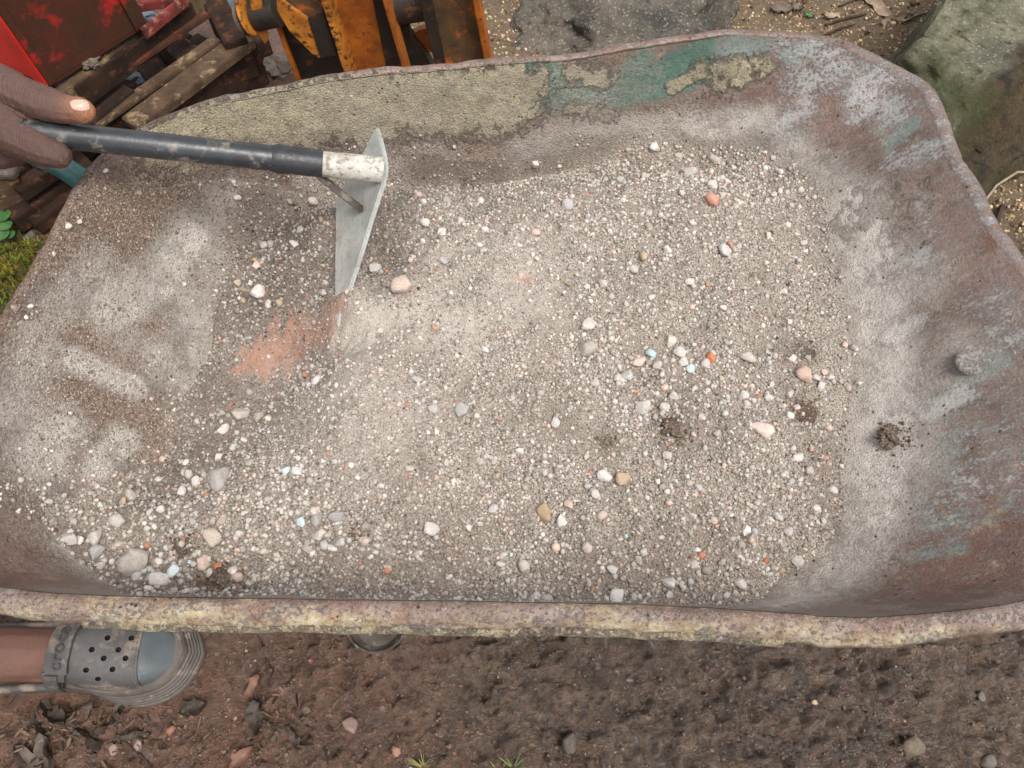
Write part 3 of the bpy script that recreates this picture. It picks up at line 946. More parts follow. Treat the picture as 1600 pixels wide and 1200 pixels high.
# bolt head on the sloping front
bp = T(1512, 570)
bV, bF = ico(3)
bV = bV * np.array([.014, .014, .006])
tb = mesh_np('bolt', bV + bp + np.array([-.001, 0, .003]), bF)
for k in PAINT:
    fattr(tb, k, np.full(len(bV), {'white': .55, 'dust': .3}.get(k, 0)))
obj('bolt', tb, M_TRAY, tray)
for u, v in ((1290, 705), (1560, 800)):
    pass
# handles, legs, axle and wheel
h0, h1 = U(138, 277, .568), U(0, 215, .60)
hd = unit(h1 - h0)
MB().tube([(.40, .60, .385), (-.30, .66, .395), h0 + np.array([.05, -.02, -.16]), h0 + np.array([-.004, .002, -.02]), h0 + hd * .04, h1, h1 + hd * .32], .0142, 16).build('handle', M_GREENTUBE, barrow, True)
hn0, hn1 = np.array([-.30, .25, .395]), np.array([-1.0, .03, .60])
MB().tube([(.40, .31, .385), hn0, (-.50, .24, .42), (-.66, .10, .52), hn1], .0142, 16).build('handle', M_GREENTUBE, barrow, True)
for (x, y, hy) in ((-.213, .243, .22), (-.20, .70, .69)):
    lg = MB()
    lg.tube([(x + .02, hy + .02, .40), (x, y, .03)], .013, 10)
    o_ = lg.build('leg', M_GREENTUBE, barrow, True)
    ft = MB()
    rr = .047
    for (ra, za), (rb_, zb) in zip([(.004, .012), (.036, .012), (.044, .018), (.047, .030), (.0495, .031), (.0505, .028), (.047, .012), (.038, .002)],
                                   [(.036, .012), (.044, .018), (.047, .030), (.0495, .031), (.0505, .028), (.047, .012), (.038, .002), (.004, .002)]):
        n_ = 40
        V_ = [(x + ra * math.cos(2 * math.pi * t / n_), y + .0 + ra * math.sin(2 * math.pi * t / n_), za) for t in range(n_)] + \
             [(x + rb_ * math.cos(2 * math.pi * t / n_), y + rb_ * math.sin(2 * math.pi * t / n_), zb) for t in range(n_)]
        ft.add(V_, [(t, (t + 1) % n_, n_ + (t + 1) % n_, n_ + t) for t in range(n_)])
    f_ = ft.build('foot_cup', M_STEELOLD, o_, True)
wc = np.array([.47, .45, .17])
tyre = MB()
n_, k_ = 36, 10
V_, F_ = [], []
for a in range(n_):
    t = 2 * math.pi * a / n_
    for b in range(k_):
        s = 2 * math.pi * b / k_
        rr = .135 + .035 * math.cos(s)
        V_.append(wc + np.array([rr * math.cos(t), .04 * math.sin(s), rr * math.sin(t)]))
for a in range(n_):
    for b in range(k_):
        F_.append((a * k_ + b, ((a + 1) % n_) * k_ + b, ((a + 1) % n_) * k_ + (b + 1) % k_, a * k_ + (b + 1) % k_))
wheel = MB().tube([wc - np.array([0, .03, 0]), wc + np.array([0, .03, 0])], .105, 24).build('wheel', M_STEELOLD, barrow, True)
tyre.add(V_, F_).build('tyre', M_TYRE, wheel, True)
MB().tube([wc - np.array([0, .14, 0]), wc + np.array([0, .14, 0])], .01, 10).build('axle', M_STEELOLD, barrow, True)
for sgn in (-1, 1):
    MB().tube([wc + np.array([0, .14 * sgn, 0]), (0.12, .45 + .2 * sgn, .42)], .012, 10).build('fork', M_GREENTUBE, barrow, True)

# ------------------------------------------------------------------ gravel in the tray
edge_px = [(372, 290), (450, 275), (520, 255), (600, 235), (690, 235), (740, 262), (800, 240), (850, 228), (900, 220), (1000, 224), (1100, 232), (1180, 240), (1250, 272), (1286, 330),
           (1298, 400), (1312, 480), (1332, 560), (1318, 650), (1316, 720), (1310, 800), (1288, 850), (1240, 892), (1170, 942)]
edge_px2 = [(200, 930), (150, 905), (105, 865), (66, 800), (85, 765), (190, 742), (280, 690), (265, 640), (320, 565), (335, 480), (345, 400), (345, 330)]
e1 = [T(u, v)[:2] for u, v in edge_px]
e2 = [T(u, v)[:2] for u, v in edge_px2]
nearx = [U(1000, 965, .57), U(600, 960, .57), U(330, 955, .57)]
e1.append(np.array([U(1100, 955, .57)[0], .168]))
e_near = [np.array([p[0], RIM[np.argmin(np.abs(RIM[:, 0] - p[0]) + 10 * (RIM[:, 1] > .4)), 1] + .020]) for p in nearx]
EDGE = catmull(np.array(e1 + e_near + e2), 260)
jn = fbm(EDGE, 30, 3, 0.6, 61)
EDGE = EDGE + 0.0035 * np.column_stack([jn, fbm(EDGE, 30, 3, 0.6, 62)])
sdv = poly_sd(TV[:, :2], EDGE)
lf = sstep(-TV[:, 0], .15, .33)
sk = np.exp(-np.maximum(-sdv, 0) / (.015 + .013 * lf)) * (.95 - .50 * lf - .35 * (TV[:, 1] > .62) * (TV[:, 0] < .05))
fattr(tray_me, 'skirt', sk)
st = 0.0021
hx = np.arange(EDGE[:, 0].min() - .02, EDGE[:, 0].max() + .02, st)
hy = np.arange(EDGE[:, 1].min() - .02, EDGE[:, 1].max() + .02, st)
HX, HY = np.meshgrid(hx, hy)
Q = np.stack([HX.ravel(), HY.ravel()], 1)
SD = poly_sd(Q, EDGE)
keep = SD > -0.006
TZ = np.full(len(Q), ZR - D)
dn = Vector((0, 0, -1))
for i in np.nonzero(keep)[0]:
    h = tray_bvh.ray_cast(Vector((Q[i, 0], Q[i, 1], 1.0)), dn)
    if h[0] is not None:
        TZ[i] = h[0].z
tg = np.full(len(Q), 0.518)
for (u, v, r, a) in [(425, 535, .080, -.060), (330, 560, .09, -.03), (380, 640, .06, -.014), (560, 600, .05, .014), (200, 820, .09, -.022), (470, 330, .05, .004), (640, 560, .07, .012), (560, 700, .09, .010),
                     (740, 300, .05, -.014), (760, 470, .11, .014), (630, 430, .05, .010), (612, 420, .022, -.012), (900, 450, .13, .012), (1150, 600, .12, .006), (700, 880, .12, -.010), (1000, 880, .12, -.006), (480, 420, .04, -.012),
                     (400, 690, .05, .008), (546, 480, .034, .027), (330, 880, .04, -.006), (1050, 330, .1, .006)]:
    q = U(u, v, .51)
    tg += a * np.exp(-((Q[:, 0] - q[0]) ** 2 + (Q[:, 1] - q[1]) ** 2) / (r * r))
tg += 0.0075 * fbm(Q, 9, 3, 0.5, 71) + 0.0035 * fbm(Q, 24, 3, 0.55, 74)
leftness = sstep(-Q[:, 0], .18, .34) * sstep(Q[:, 1], .24, .34)
rampw = 1 - np.exp(-np.maximum(SD, 0) / (0.035 + .075 * leftness + .03 * sstep(Q[:, 1], .66, .76)))
th = np.maximum(tg - TZ, 0.0035) * rampw
relief = 0.0021 * fbm(Q, 60, 3, 0.6, 72) + 0.0008 * fbm(Q, 170, 2, 0.6, 73)
HZ = TZ + th + relief * sstep(SD, 0, .012) - 0.0006 - 0.03 * (1 - sstep(SD, -0.005, 0.0015))
HZg = HZ.reshape(HX.shape)
SDg = SD.reshape(HX.shape)


def hz_at(x, y):
    fx = np.clip((np.asarray(x) - hx[0]) / st, 0, len(hx) - 1.001)
    fy = np.clip((np.asarray(y) - hy[0]) / st, 0, len(hy) - 1.001)
    i, j = fx.astype(int), fy.astype(int)
    a, b = fx - i, fy - j
    return HZg[j, i] * (1 - a) * (1 - b) + HZg[j, i + 1] * a * (1 - b) + HZg[j + 1, i] * (1 - a) * b + HZg[j + 1, i + 1] * a * b


ghy, ghx = HX.shape
gi = np.arange(len(Q)).reshape(ghy, ghx)
GF = np.stack([gi[:-1, :-1], gi[:-1, 1:], gi[1:, 1:], gi[1:, :-1]], -1).reshape(-1, 4)
GF = GF[keep[GF].all(1)]
used = np.unique(GF)
remap = np.full(len(Q), -1)
remap[used] = np.arange(len(used))
GV = np.column_stack([Q, HZ])[used]
gme = mesh_np('gravel_bed', GV, remap[GF])


def Bz(u, v):
    z = .49
    for _ in range(5):
        p = U(u, v, z)
        z = .5 * z + .5 * float(np.clip(hz_at(p[0], p[1]), .43, .54))
    return U(u, v, z)[:2]


def blobs(P, L, z=.51):
    w = np.zeros(len(P))
    for pts, r, s in L:
        q = [Bz(u, v) for u, v in pts]
        w = np.maximum(w, s * np.exp(-(seg_dist(P[:, :2], q) / r) ** 2.2))
    return w


DARK = [([(1248, 640)], .022, .8), ([(1055, 668)], .026, .8), ([(1255, 551)], .02, .7), ([(285, 850)], .016, .7), ([(350, 905)], .026, .8), ([(950, 690)], .014, .6), ([(400, 330), (470, 400), (420, 460)], .075, .95), ([(350, 600), (330, 700), (240, 760)], .05, .7), ([(620, 440), (600, 380), (640, 300)], .035, .75), ([(660, 260), (760, 270)], .03, .85), ([(350, 920), (250, 910)], .035, .8), ([(150, 900), (110, 850)], .03, .6),  # soil stains; also shade by the blade and left slopes put into colour
        ([(900, 900), (1100, 850)], .04, .35), ([(1240, 560), (1250, 640)], .03, .4), ([(440, 620), (400, 640)], .04, .45), ([(1280, 690), (1290, 800)], .03, .35), ([(1050, 640)], .04, .4), ([(700, 860), (500, 900)], .04, .4)]
ORG = [([(405, 562), (450, 530), (512, 502)], .030, .85), ([(372, 575)], .012, .7), ([(805, 440), (830, 437)], .007, .9), ([(360, 635)], .012, .6)]
PALE = [([(560, 530), (640, 480), (720, 520)], .045, .95), ([(800, 470), (850, 420)], .05, .7), ([(480, 640), (560, 600)], .04, .6), ([(1320, 500), (1330, 700)], .03, .7), ([(700, 420), (800, 380)], .05, .4), ([(640, 620), (560, 700)], .05, .5)]
fattr(gme, 'dark', blobs(GV, DARK))
fattr(gme, 'orange', blobs(GV, ORG))
fattr(gme, 'pale', blobs(GV, PALE))
tag(obj('gravel_bed', gme, M_GRAVEL), 'grey gravelly powder mix filling the wheelbarrow tray', 'gravel', kind='stuff')

# --- loose grains: tens of thousands, one joined mesh
iv1, if1 = ico(1)
KV = []
for k in range(10):
    j = rng.normal(0, .13, iv1.shape)
    KV.append((iv1 * (1 + rng.normal(0, .12, (len(iv1), 1))) + j) * rng.uniform([.88, .84, .72], [1.14, 1.1, 1.0]))
KV = np.array(KV)


def grains(name, P, rad, colr, mat, label, cat, sink=0.25, shapes=None):
    n = len(P)
    q = rng.normal(size=(n, 4))
    q /= np.linalg.norm(q, axis=1)[:, None]
    w, x, y, z = q.T
    Rm = np.stack([np.stack([1 - 2 * (y * y + z * z), 2 * (x * y - z * w), 2 * (x * z + y * w)], -1),
                   np.stack([2 * (x * y + z * w), 1 - 2 * (x * x + z * z), 2 * (y * z - x * w)], -1),
                   np.stack([2 * (x * z - y * w), 2 * (y * z + x * w), 1 - 2 * (x * x + y * y)], -1)], 1)
    KV_, if1, smooth = shapes or (KV, globals()['if1'], False)
    iv1 = KV_[0]
    base = KV_[rng.integers(0, len(KV_), n)]
    V = np.einsum('nij,nkj->nki', Rm, base) * rad[:, None, None] + P[:, None, :]
    V[:, :, 2] += (rad * (0.55 - sink))[:, None]
    F = (if1[None] + (np.arange(n) * len(iv1))[:, None, None]).reshape(-1, 3)
    me_ = mesh_np(name, V.reshape(-1, 3), F, smooth)
    cattr(me_, 'Col', np.repeat(colr, len(iv1), 0))
    return tag(obj(name, me_, mat), label, cat, kind='stuff')


def srgb(arr):
    a = np.asarray(arr, float) / 255
    return np.where(a <= .04045, a / 12.92, ((a + .055) / 1.055) ** 2.4)


NG = 150000
cx = rng.uniform(hx[0], hx[-1], NG * 2)
cy = rng.uniform(hy[0], hy[-1], NG * 2)
C2 = np.column_stack([cx, cy])
fi = np.clip(((cx - hx[0]) / st).astype(int), 0, ghx - 1)
fj = np.clip(((cy - hy[0]) / st).astype(int), 0, ghy - 1)
sd_ = SDg[fj, fi]
dens = 0.62 + 0.42 * fbm(C2, 11, 3, 0.6, 81)
dens -= 0.25 * blobs(C2, PALE)
dens -= 0.55 * blobs(C2, ORG)
COARSE = [([(110, 820), (300, 870), (430, 850)], .085, 1.3), ([(600, 900), (900, 910)], .05, .6), ([(480, 600), (520, 620)], .04, .7), ([(1000, 560), (1080, 600)], .08, .7), ([(1050, 300), (1150, 260)], .12, .6), ([(800, 800), (1000, 850), (1200, 780)], .09, .5), ([(400, 430)], .04, .5), ([(1250, 800), (1230, 880)], .04, .6)]
coarse = blobs(C2, COARSE)
okk = (sd_ > -rng.exponential(1, len(cx)) * (.003 + .016 * sstep(-cx, .2, .34)) * sstep(cy, .22, .30)) & (rng.random(len(cx)) < np.clip(dens, .07, 1))
selg = np.nonzero(okk)[0][:52000]
C2, coarse = C2[selg], coarse[selg]
n = len(C2)
rad = 0.00060 * np.exp(np.abs(rng.normal(0, .50, n)) + 0.12 * rng.normal(size=n))
bigm = rng.random(n) < 0.012
rad = np.where(bigm, .0015 * np.exp(np.abs(rng.normal(0, .42, n))), rad)
def on_top(C):
    z = hz_at(C[:, 0], C[:, 1])
    i_ = np.clip(((C[:, 0] - hx[0]) / st).astype(int), 0, ghx - 1)
    j_ = np.clip(((C[:, 1] - hy[0]) / st).astype(int), 0, ghy - 1)
    for k in np.nonzero(SDg[j_, i_] < .004)[0]:
        h = tray_bvh.ray_cast(Vector((C[k, 0], C[k, 1], 1.0)), dn)
        if h[0] is not None:
            z[k] = max(h[0].z, z[k]) if SDg[j_[k], i_[k]] > 0 else h[0].z
    return np.column_stack([C, z])


gp = on_top(C2)
t_ = rng.random(n)
tone = fbm(C2, 14, 4, .6, 85)
colr = np.array([177, 168, 158])[None] * (1 + .075 * np.clip(tone, -1.6, 1.2))[:, None] + rng.normal(0, 15, (n, 1)) + rng.normal(0, 1.6, (n, 3)) * np.array([1, .4, 1])
colr[t_ < .34] = colr[t_ < .34] * .80
br = (t_ > .92) & ~bigm
colr[br] = np.array([112, 96, 82]) + rng.normal(0, 10, (br.sum(), 1))
pk = (t_ > .89) & (t_ <= .92)
colr[pk] = np.array([204, 180, 164]) + rng.normal(0, 8, (pk.sum(), 1))
orr = (t_ > .886) & (t_ <= .89)
colr[orr & (rng.random(n) < .4)] = np.array([190, 118, 88])
colr[bigm & (t_ < .88)] = np.array([212, 204, 195]) + rng.normal(0, 9, ((bigm & (t_ < .88)).sum(), 1))
dk = blobs(C2, DARK)
colr = colr * (1 - (0.36 * dk * (rng.random(n) < .85))[:, None])
grains('gravel_grains', gp, rad, srgb(np.clip(colr, 20, 240)), M_GRAIN, 'loose fine grains strewn over the gravel mix in the tray', 'gravel grains')

# --- mid-sized rounded stones too many to tell apart
n = 10500
cx = rng.uniform(hx[0], hx[-1], 60000)
cy = rng.uniform(hy[0], hy[-1], 60000)
C2 = np.column_stack([cx, cy])
fi = np.clip(((cx - hx[0]) / st).astype(int), 0, ghx - 1)
fj = np.clip(((cy - hy[0]) / st).astype(int), 0, ghy - 1)
coarse = blobs(C2, COARSE)
pr = (.42 + .40 * np.clip(fbm(C2, 16, 3, .6, 87), -.4, 1) + .75 * coarse) * (1 - .5 * blobs(C2, PALE)) * (1 - blobs(C2, ORG))
selm = np.nonzero((SDg[fj, fi] > -rng.exponential(1, len(cx)) * (.001 + .012 * sstep(-cx, .2, .34)) * sstep(cy, .22, .30)) & (rng.random(len(cx)) < np.clip(pr, .02, 1)))[0][:n]
C2, coarse = C2[selm], coarse[selm]
n = len(C2)
iv_b, if_b = ico(2)
KVB = np.array([(iv_b * (1 + .17 * fbm(iv_b + 5.7 * k, 1.6, 3, .6, 130 + k)[:, None])) * rng.uniform([.9, .85, .7], [1.15, 1.1, .95]) for k in range(10)])
rad = .00122 * np.exp(np.abs(rng.normal(0, .40, n)) + .14 * coarse)
colr = np.array([186, 177, 168])[None] + rng.normal(0, 13, (n, 1)) + rng.normal(0, 2, (n, 3)) * np.array([1, .3, 1])
lt_ = rng.random(n) < .07 + .14 * coarse
colr[lt_] = np.array([200, 192, 184])
t_ = rng.random(n)
colr[t_ < .22] = np.array([154, 144, 134]) + rng.normal(0, 8, ((t_ < .22).sum(), 1))
colr[t_ > .90] = np.array([206, 182, 166]) + rng.normal(0, 6, ((t_ > .90).sum(), 1))
colr[t_ > .990] = np.array([192, 132, 106])
colr[(t_ > .986) & (t_ < .990)] = np.array([186, 204, 202])
dk = blobs(C2, DARK)
colr = colr * (1 - .12 * dk)[:, None]
gp = on_top(C2)
grains('small_stones', gp, rad, srgb(np.clip(colr, 20, 240)), make_vcol_mat('dusty_stone', .95, 260, .3, .6, .0012), 'small dusty rounded stones scattered through the gravel mix', 'small stones', .32, (KVB, if_b, True))

CLUMPS = [(1248, 640, 44), (1055, 664, 46), (1062, 690, 26), (1255, 551, 36), (285, 850, 34), (350, 905, 56), (1400, 682, 46), (1015, 595, 26), (950, 690, 22), (560, 835, 28), (320, 920, 34)]
# --- crumbs of soil and grit clinging to the left wall and rim of the tray
cr_px = rng.uniform([5, 285], [350, 780], (13000, 2))
P_, r_, c_ = [], [], []
for u, v in cr_px:
    d = Vector(ray(u, v)).normalized()
    h = tray_bvh.ray_cast(Vector((0, 0, CAM_H)), d)
    if h[0] is None:
        continue
    p = np.array(h[0])
    P_.append(p)
P_ = np.array(P_)
wsoil = paint(P_, {'soil': PAINT['soil'], 'dust': PAINT['dust']})
e_d = poly_sd(P_[:, :2], EDGE)
nzz = fbm(P_, 30, 3, .6, 91)
ok_ = (rng.random(len(P_)) < 0.12 + 0.6 * np.clip(wsoil['soil'], 0, 1) + .3 * np.clip(nzz, 0, 1)) & (e_d < 0)
P_ = P_[ok_]
ex = []
for u, v, d in CLUMPS:
    for k in range(110):
        a_, q_ = rng.uniform(0, 6.28), d * .5 * (.55 + .5 * abs(rng.normal()))
        h = tray_bvh.ray_cast(Vector((0, 0, CAM_H)), Vector(ray(u + q_ * math.cos(a_), v + q_ * .8 * math.sin(a_))).normalized())
        z = .5
        p = U(u + q_ * math.cos(a_), v + q_ * .8 * math.sin(a_), z)
        if u > 1380:
            p = np.array(h[0]) if h[0] is not None else p
        else:
            for _ in range(4):
                z = .5 * z + .5 * float(np.clip(hz_at(p[0], p[1]), .43, .54))
                p = U(u + q_ * math.cos(a_), v + q_ * .8 * math.sin(a_), z)
        ex.append(p)
P_ = np.vstack([P_, np.array(ex)])
n = len(P_)
r_ = 0.00065 * np.exp(np.abs(rng.normal(0, .45, n)))
c_ = np.array([140, 125, 113])[None] + rng.normal(0, 18, (n, 1))
c_[-len(ex):] = np.array([98, 80, 66])[None] + rng.normal(0, 14, (len(ex), 1))
lt = rng.random(n) < .14
c_[lt] = np.array([172, 158, 144])
grains('soil_crumbs', P_, r_, srgb(np.clip(c_, 30, 230)), M_GRAIN, 'brown soil crumbs clinging to the left wall of the tray', 'soil crumbs', .3)

# ------------------------------------------------------------------ pebbles: each one a thing
grav_bvh = BVHTree.FromPolygons([Vector(v) for v in GV], [tuple(f) for f in remap[GF]])


def B(u, v):
    d = Vector(ray(u, v)).normalized()
    h = grav_bvh.ray_cast(Vector((0, 0, CAM_H)), d)
    if h[0] is None:
        h = tray_bvh.ray_cast(Vector((0, 0, CAM_H)), d)
    return np.array(h[0]) if h[0] is not None else None


PM = {}
iv2, if2 = ico(2)
iv3, if3 = ico(3)
PSH = []
for k in range(12):
    v = iv3 * (1 + 0.20 * fbm(iv3 + 9.1 * k, 1.3, 4, .6, 100 + k)[:, None])
    # a few flattened faces, as broken lumps have
    for q in range(10):
        nrm = unit(rng.normal(size=3))
        dd = v @ nrm
        lim = rng.uniform(.52, .82)
        v = v - np.maximum(dd - lim, 0)[:, None] * nrm * .92
    v = v * 1.12 * (1 + .055 * fbm(iv3 + 3.3 * k, 5, 3, .6, 140 + k)[:, None])
    PSH.append(v * rng.uniform([.85, .8, .68], [1.2, 1.05, .95]))


def pebble_mesh(shape, kind):
    key = (shape, kind)
    if key not in PM:
        me_ = mesh_np('pebble', PSH[shape], if3)
        me_.materials.append(PEB[kind])
        PM[key] = me_
    return PM[key]


SPECIAL = [
    (215, 878, 40, 'pale grey', 'large rough pale lump among pebbles at the near left corner of the gravel'),
    (247, 906, 26, 'whitish', 'oblong white pebble just right of the large pale lump'),
    (630, 450, 36, 'red spotted', 'round pale lump with red spots right of the hoe blade tip'),
    (673, 829, 28, 'whitish', 'white angular pebble alone in the near middle of the gravel'),
    (722, 643, 25, 'grey', 'rounded grey pebble left of the middle of the gravel'),
    (917, 548, 28, 'grey', 'oblong grey lump half buried in the middle of the gravel'),
    (1018, 555, 18, 'pale blue', 'pale blue angular pebble between a pinkish and a grey pebble'),
    (996, 566, 18, 'pinkish', 'rounded pinkish pebble touching the pale blue angular pebble'),
    (1110, 561, 15, 'orange', 'small bright orange pebble touching a white pebble right of centre'),
    (1100, 570, 17, 'whitish', 'white pebble touching the small bright orange pebble'),
    (1078, 576, 15, 'pale blue', 'bluish white pebble in the row left of the orange pebble'),
    (1066, 567, 16, 'whitish', 'white pebble left of the bluish white pebble in the row'),
    (1063, 554, 22, 'pale grey', 'grey pebble above the row of white pebbles right of centre'),
    (1047, 534, 22, 'pale grey', 'pale rounded lump above the pale blue pebble'),
    (1005, 636, 23, 'whitish', 'large white pebble left of a smaller one and the brown clump'),
    (1037, 637, 18, 'pale grey', 'smaller pale pebble between the large white pebble and the brown clump'),
    (979, 589, 20, 'whitish', 'white oblong pebble below the pale blue pebble'),
    (1026, 573, 17, 'pale grey', 'flat pale pebble just below the pale blue pebble'),
    (1112, 317, 23, 'orange', 'salmon orange stone in the far right of the gravel'),
    (1190, 674, 32, 'pinkish', 'long pinkish tan lump right of the brown clump'),
    (1256, 587, 23, 'pinkish', 'pink pebble between two brown clumps near the right edge'),
    (1275, 592, 14, 'whitish', 'white pebble touching the pink pebble near the right edge'),
    (1282, 604, 15, 'whitish', 'lower white pebble beside the pink pebble near the right edge'),
    (1237, 562, 15, 'whitish', 'white pebble left of the upper brown clump near the right edge'),
    (447, 737, 15, 'pale blue', 'bluish pebble left of its white twin in the near left gravel'),
    (465, 738, 20, 'pale grey', 'white pebble right of its bluish twin in the near left gravel'),
    (527, 808, 22, 'grey', 'grey angular pebble above a cluster of pebbles near the rim'),
    (495, 813, 20, 'grey', 'rounded grey pebble left of the angular grey pebble'),
    (498, 838, 19, 'pale grey', 'largest pebble of the cluster below the grey angular pebble'),
    (480, 857, 18, 'grey', 'grey lump at the left end of the pebble cluster'),
    (508, 852, 18, 'whitish', 'middle white pebble of the cluster near the rim'),
    (518, 857, 15, 'whitish', 'lower right white pebble of the cluster near the rim'),
    (515, 836, 13, 'pale grey', 'small top pebble of the cluster near the rim'),
    (533, 848, 15, 'whitish', 'right end white pebble of the cluster near the rim'),
    (470, 816, 14, 'pale blue', 'pale mint pebble left of the rounded grey pebble'),
    (850, 802, 24, 'tan', 'large tan white pebble in the near middle of the gravel'),
    (877, 815, 18, 'whitish', 'white pebble right of the large tan white pebble'),
    (818, 887, 22, 'whitish', 'white oval pebble near the middle of the near rim'),
    (962, 935, 26, 'whitish', 'flat white chip against the near rim'),
    (1046, 911, 20, 'whitish', 'white pebble close to the near rim right of the flat chip'),
    (1131, 395, 22, 'pale grey', 'double pale lump in the right half of the gravel'),
    (1043, 393, 14, 'whitish', 'white tall pebble left of the double pale lump'),
    (1081, 349, 12, 'whitish', 'bright white chip in the far right gravel'),
    (835, 258, 15, 'whitish', 'bright white pebble near the far wall'),
    (1077, 273, 22, 'grey', 'smooth grey pebble below the large far right one'),
    (1113, 251, 22, 'pale grey', 'largest pale pebble near the far right wall'),
    (1022, 232, 15, 'whitish', 'white knobbly lump at the far edge of the gravel'),
    (404, 460, 22, 'pale grey', 'biggest grey stone left of the hoe blade'),
    (402, 416, 15, 'pinkish', 'rounded pinkish pebble above the biggest grey stone'),
    (437, 476, 13, 'tan', 'small tan pebble right of the biggest grey stone'),
    (505, 458, 12, 'pale grey', 'pale pebble just left of the hoe blade tip'),
    (585, 422, 19, 'pale grey', 'smooth pale pebble just right of the hoe blade'),
    (604, 425, 6, 'orange', 'tiny red speck right of the smooth pale pebble'),
    (679, 512, 9, 'orange', 'small orange crumb right of the powdery slope'),
    (320, 836, 9, 'orange', 'orange crumb beside a tan lump at the near left'),
    (334, 840, 27, 'tan', 'sandy tan lump beside an orange crumb'),
    (320, 880, 21, 'pinkish', 'white pinkish pebble right of the white oblong pebbles'),
    (272, 893, 18, 'pale blue', 'pale bluish lump right of the large rough pale lump'),
    (340, 885, 11, 'orange', 'rust orange crumb left of the dark brown clump'),
    (150, 840, 19, 'whitish', 'white pebble second from the left end of the gravel'),
    (109, 843, 20, 'pale grey', 'pale pebble at the left end of the gravel'),
    (153, 862, 21, 'pale grey', 'dusty pale pebble left of the large rough pale lump'),
    (344, 750, 34, 'grey', 'long grey lump on the near left slope'),
    (286, 769, 17, 'whitish', 'round white pebble left of the long grey lump'),
    (343, 715, 14, 'red spotted', 'white pebble with a red streak on the left slope'),
    (296, 741, 16, 'pale grey', 'pale pebble on the left slope above the round white one'),
    (205, 775, 18, 'pale grey', 'pale pebble in the left hollow beside a grey one'),
    (496, 596, 17, 'whitish', 'white pebble in the cluster below the orange scrape'),
    (478, 585, 12, 'orange', 'orange pink crumb in the cluster below the orange scrape'),
    (471, 587, 14, 'grey', 'grey pebble in the cluster below the orange scrape'),
    (484, 603, 13, 'whitish', 'lower white pebble in the cluster below the orange scrape'),
    (1290, 716, 8, 'orange', 'orange crumb at the right edge of the gravel'),
    (1267, 702, 9, 'orange', 'upper orange crumb near the right edge of the gravel'),
    (1195, 876, 9, 'orange', 'orange crumb in the near right gravel'),
    (640, 733, 15, 'pale grey', 'pale pebble in the left middle of the gravel'),
    (867, 660, 16, 'whitish', 'white round pebble in the very middle of the gravel'),
    (770, 797, 15, 'pale grey', 'pale pebble left of the large tan white pebble'),
    (945, 745, 20, 'whitish', 'oblong white pebble below the middle of the gravel'),
    (972, 750, 24, 'tan', 'tan white pebble right of the oblong white pebble'),
    (1247, 716, 17, 'whitish', 'white oval pebble left of the right edge crumbs'),
    (1230, 830, 15, 'pinkish', 'pinkish pebble in the near right gravel'),
    (1215, 808, 16, 'pale grey', 'pale lump left of the pinkish near right pebble'),
    (1275, 795, 12, 'whitish', 'white pebble at the near right edge of the gravel'),
    (366, 286, 10, 'whitish', 'white pebble under the hoe handle on the left slope'),
    (1165, 560, 24, 'grey', 'grey flattish lump right of the orange pebble'),
    (920, 510, 22, 'pale grey', 'pale lump above the oblong grey lump in the middle'),
]
pre_pts = []
kinds_n = ['pale grey', 'whitish', 'pinkish', 'tan', 'grey']


def place_pebble(p, r, kind, label, group, sink=.36):
    o = bpy.data.objects.new('pebble', pebble_mesh(int(rng.integers(0, 12)), kind))
    COL.objects.link(o)
    o.location = (p[0], p[1], p[2] + r * (0.75 - sink))
    o.rotation_euler = (rng.uniform(-.5, .5), rng.uniform(-.5, .5), rng.uniform(0, 6.28))
    s = rng.uniform(.88, 1.12, 3)
    o.scale = (r * s[0], r * s[1], r * s[2])
    return tag(o, label, 'pebble', group)


GRP = 'pebbles lying in the gravel mix'
for u, v, d, kind, lab in SPECIAL:
    p = B(u, v)
    if p is None:
        continue
    dist = np.linalg.norm(p - np.array([0, 0, CAM_H]))
    place_pebble(p, d * dist / FPX / 2 * 0.97, kind, lab, GRP)
    pre_pts.append((u, v))
REG = [((60, 760, 260, 930), 'at the near left end of the gravel', 30), ((260, 800, 560, 930), 'along the left half of the near rim', 34), ((560, 800, 900, 935), 'near the middle of the near rim', 24), ((900, 800, 1300, 940), 'in the near right corner of the gravel', 34),
       ((200, 640, 420, 760), 'on the near left slope', 18), ((345, 285, 510, 480), 'left of the hoe blade under its handle', 24), ((620, 240, 850, 420), 'right of the hoe blade near the far wall', 22),
       ((850, 235, 1260, 400), 'in the far right of the gravel', 36), ((880, 400, 1300, 620), 'in the right middle of the gravel', 34), ((540, 540, 880, 780), 'in the left middle of the gravel', 24), ((880, 620, 1300, 800), 'right of centre below the brown clumps', 30)]
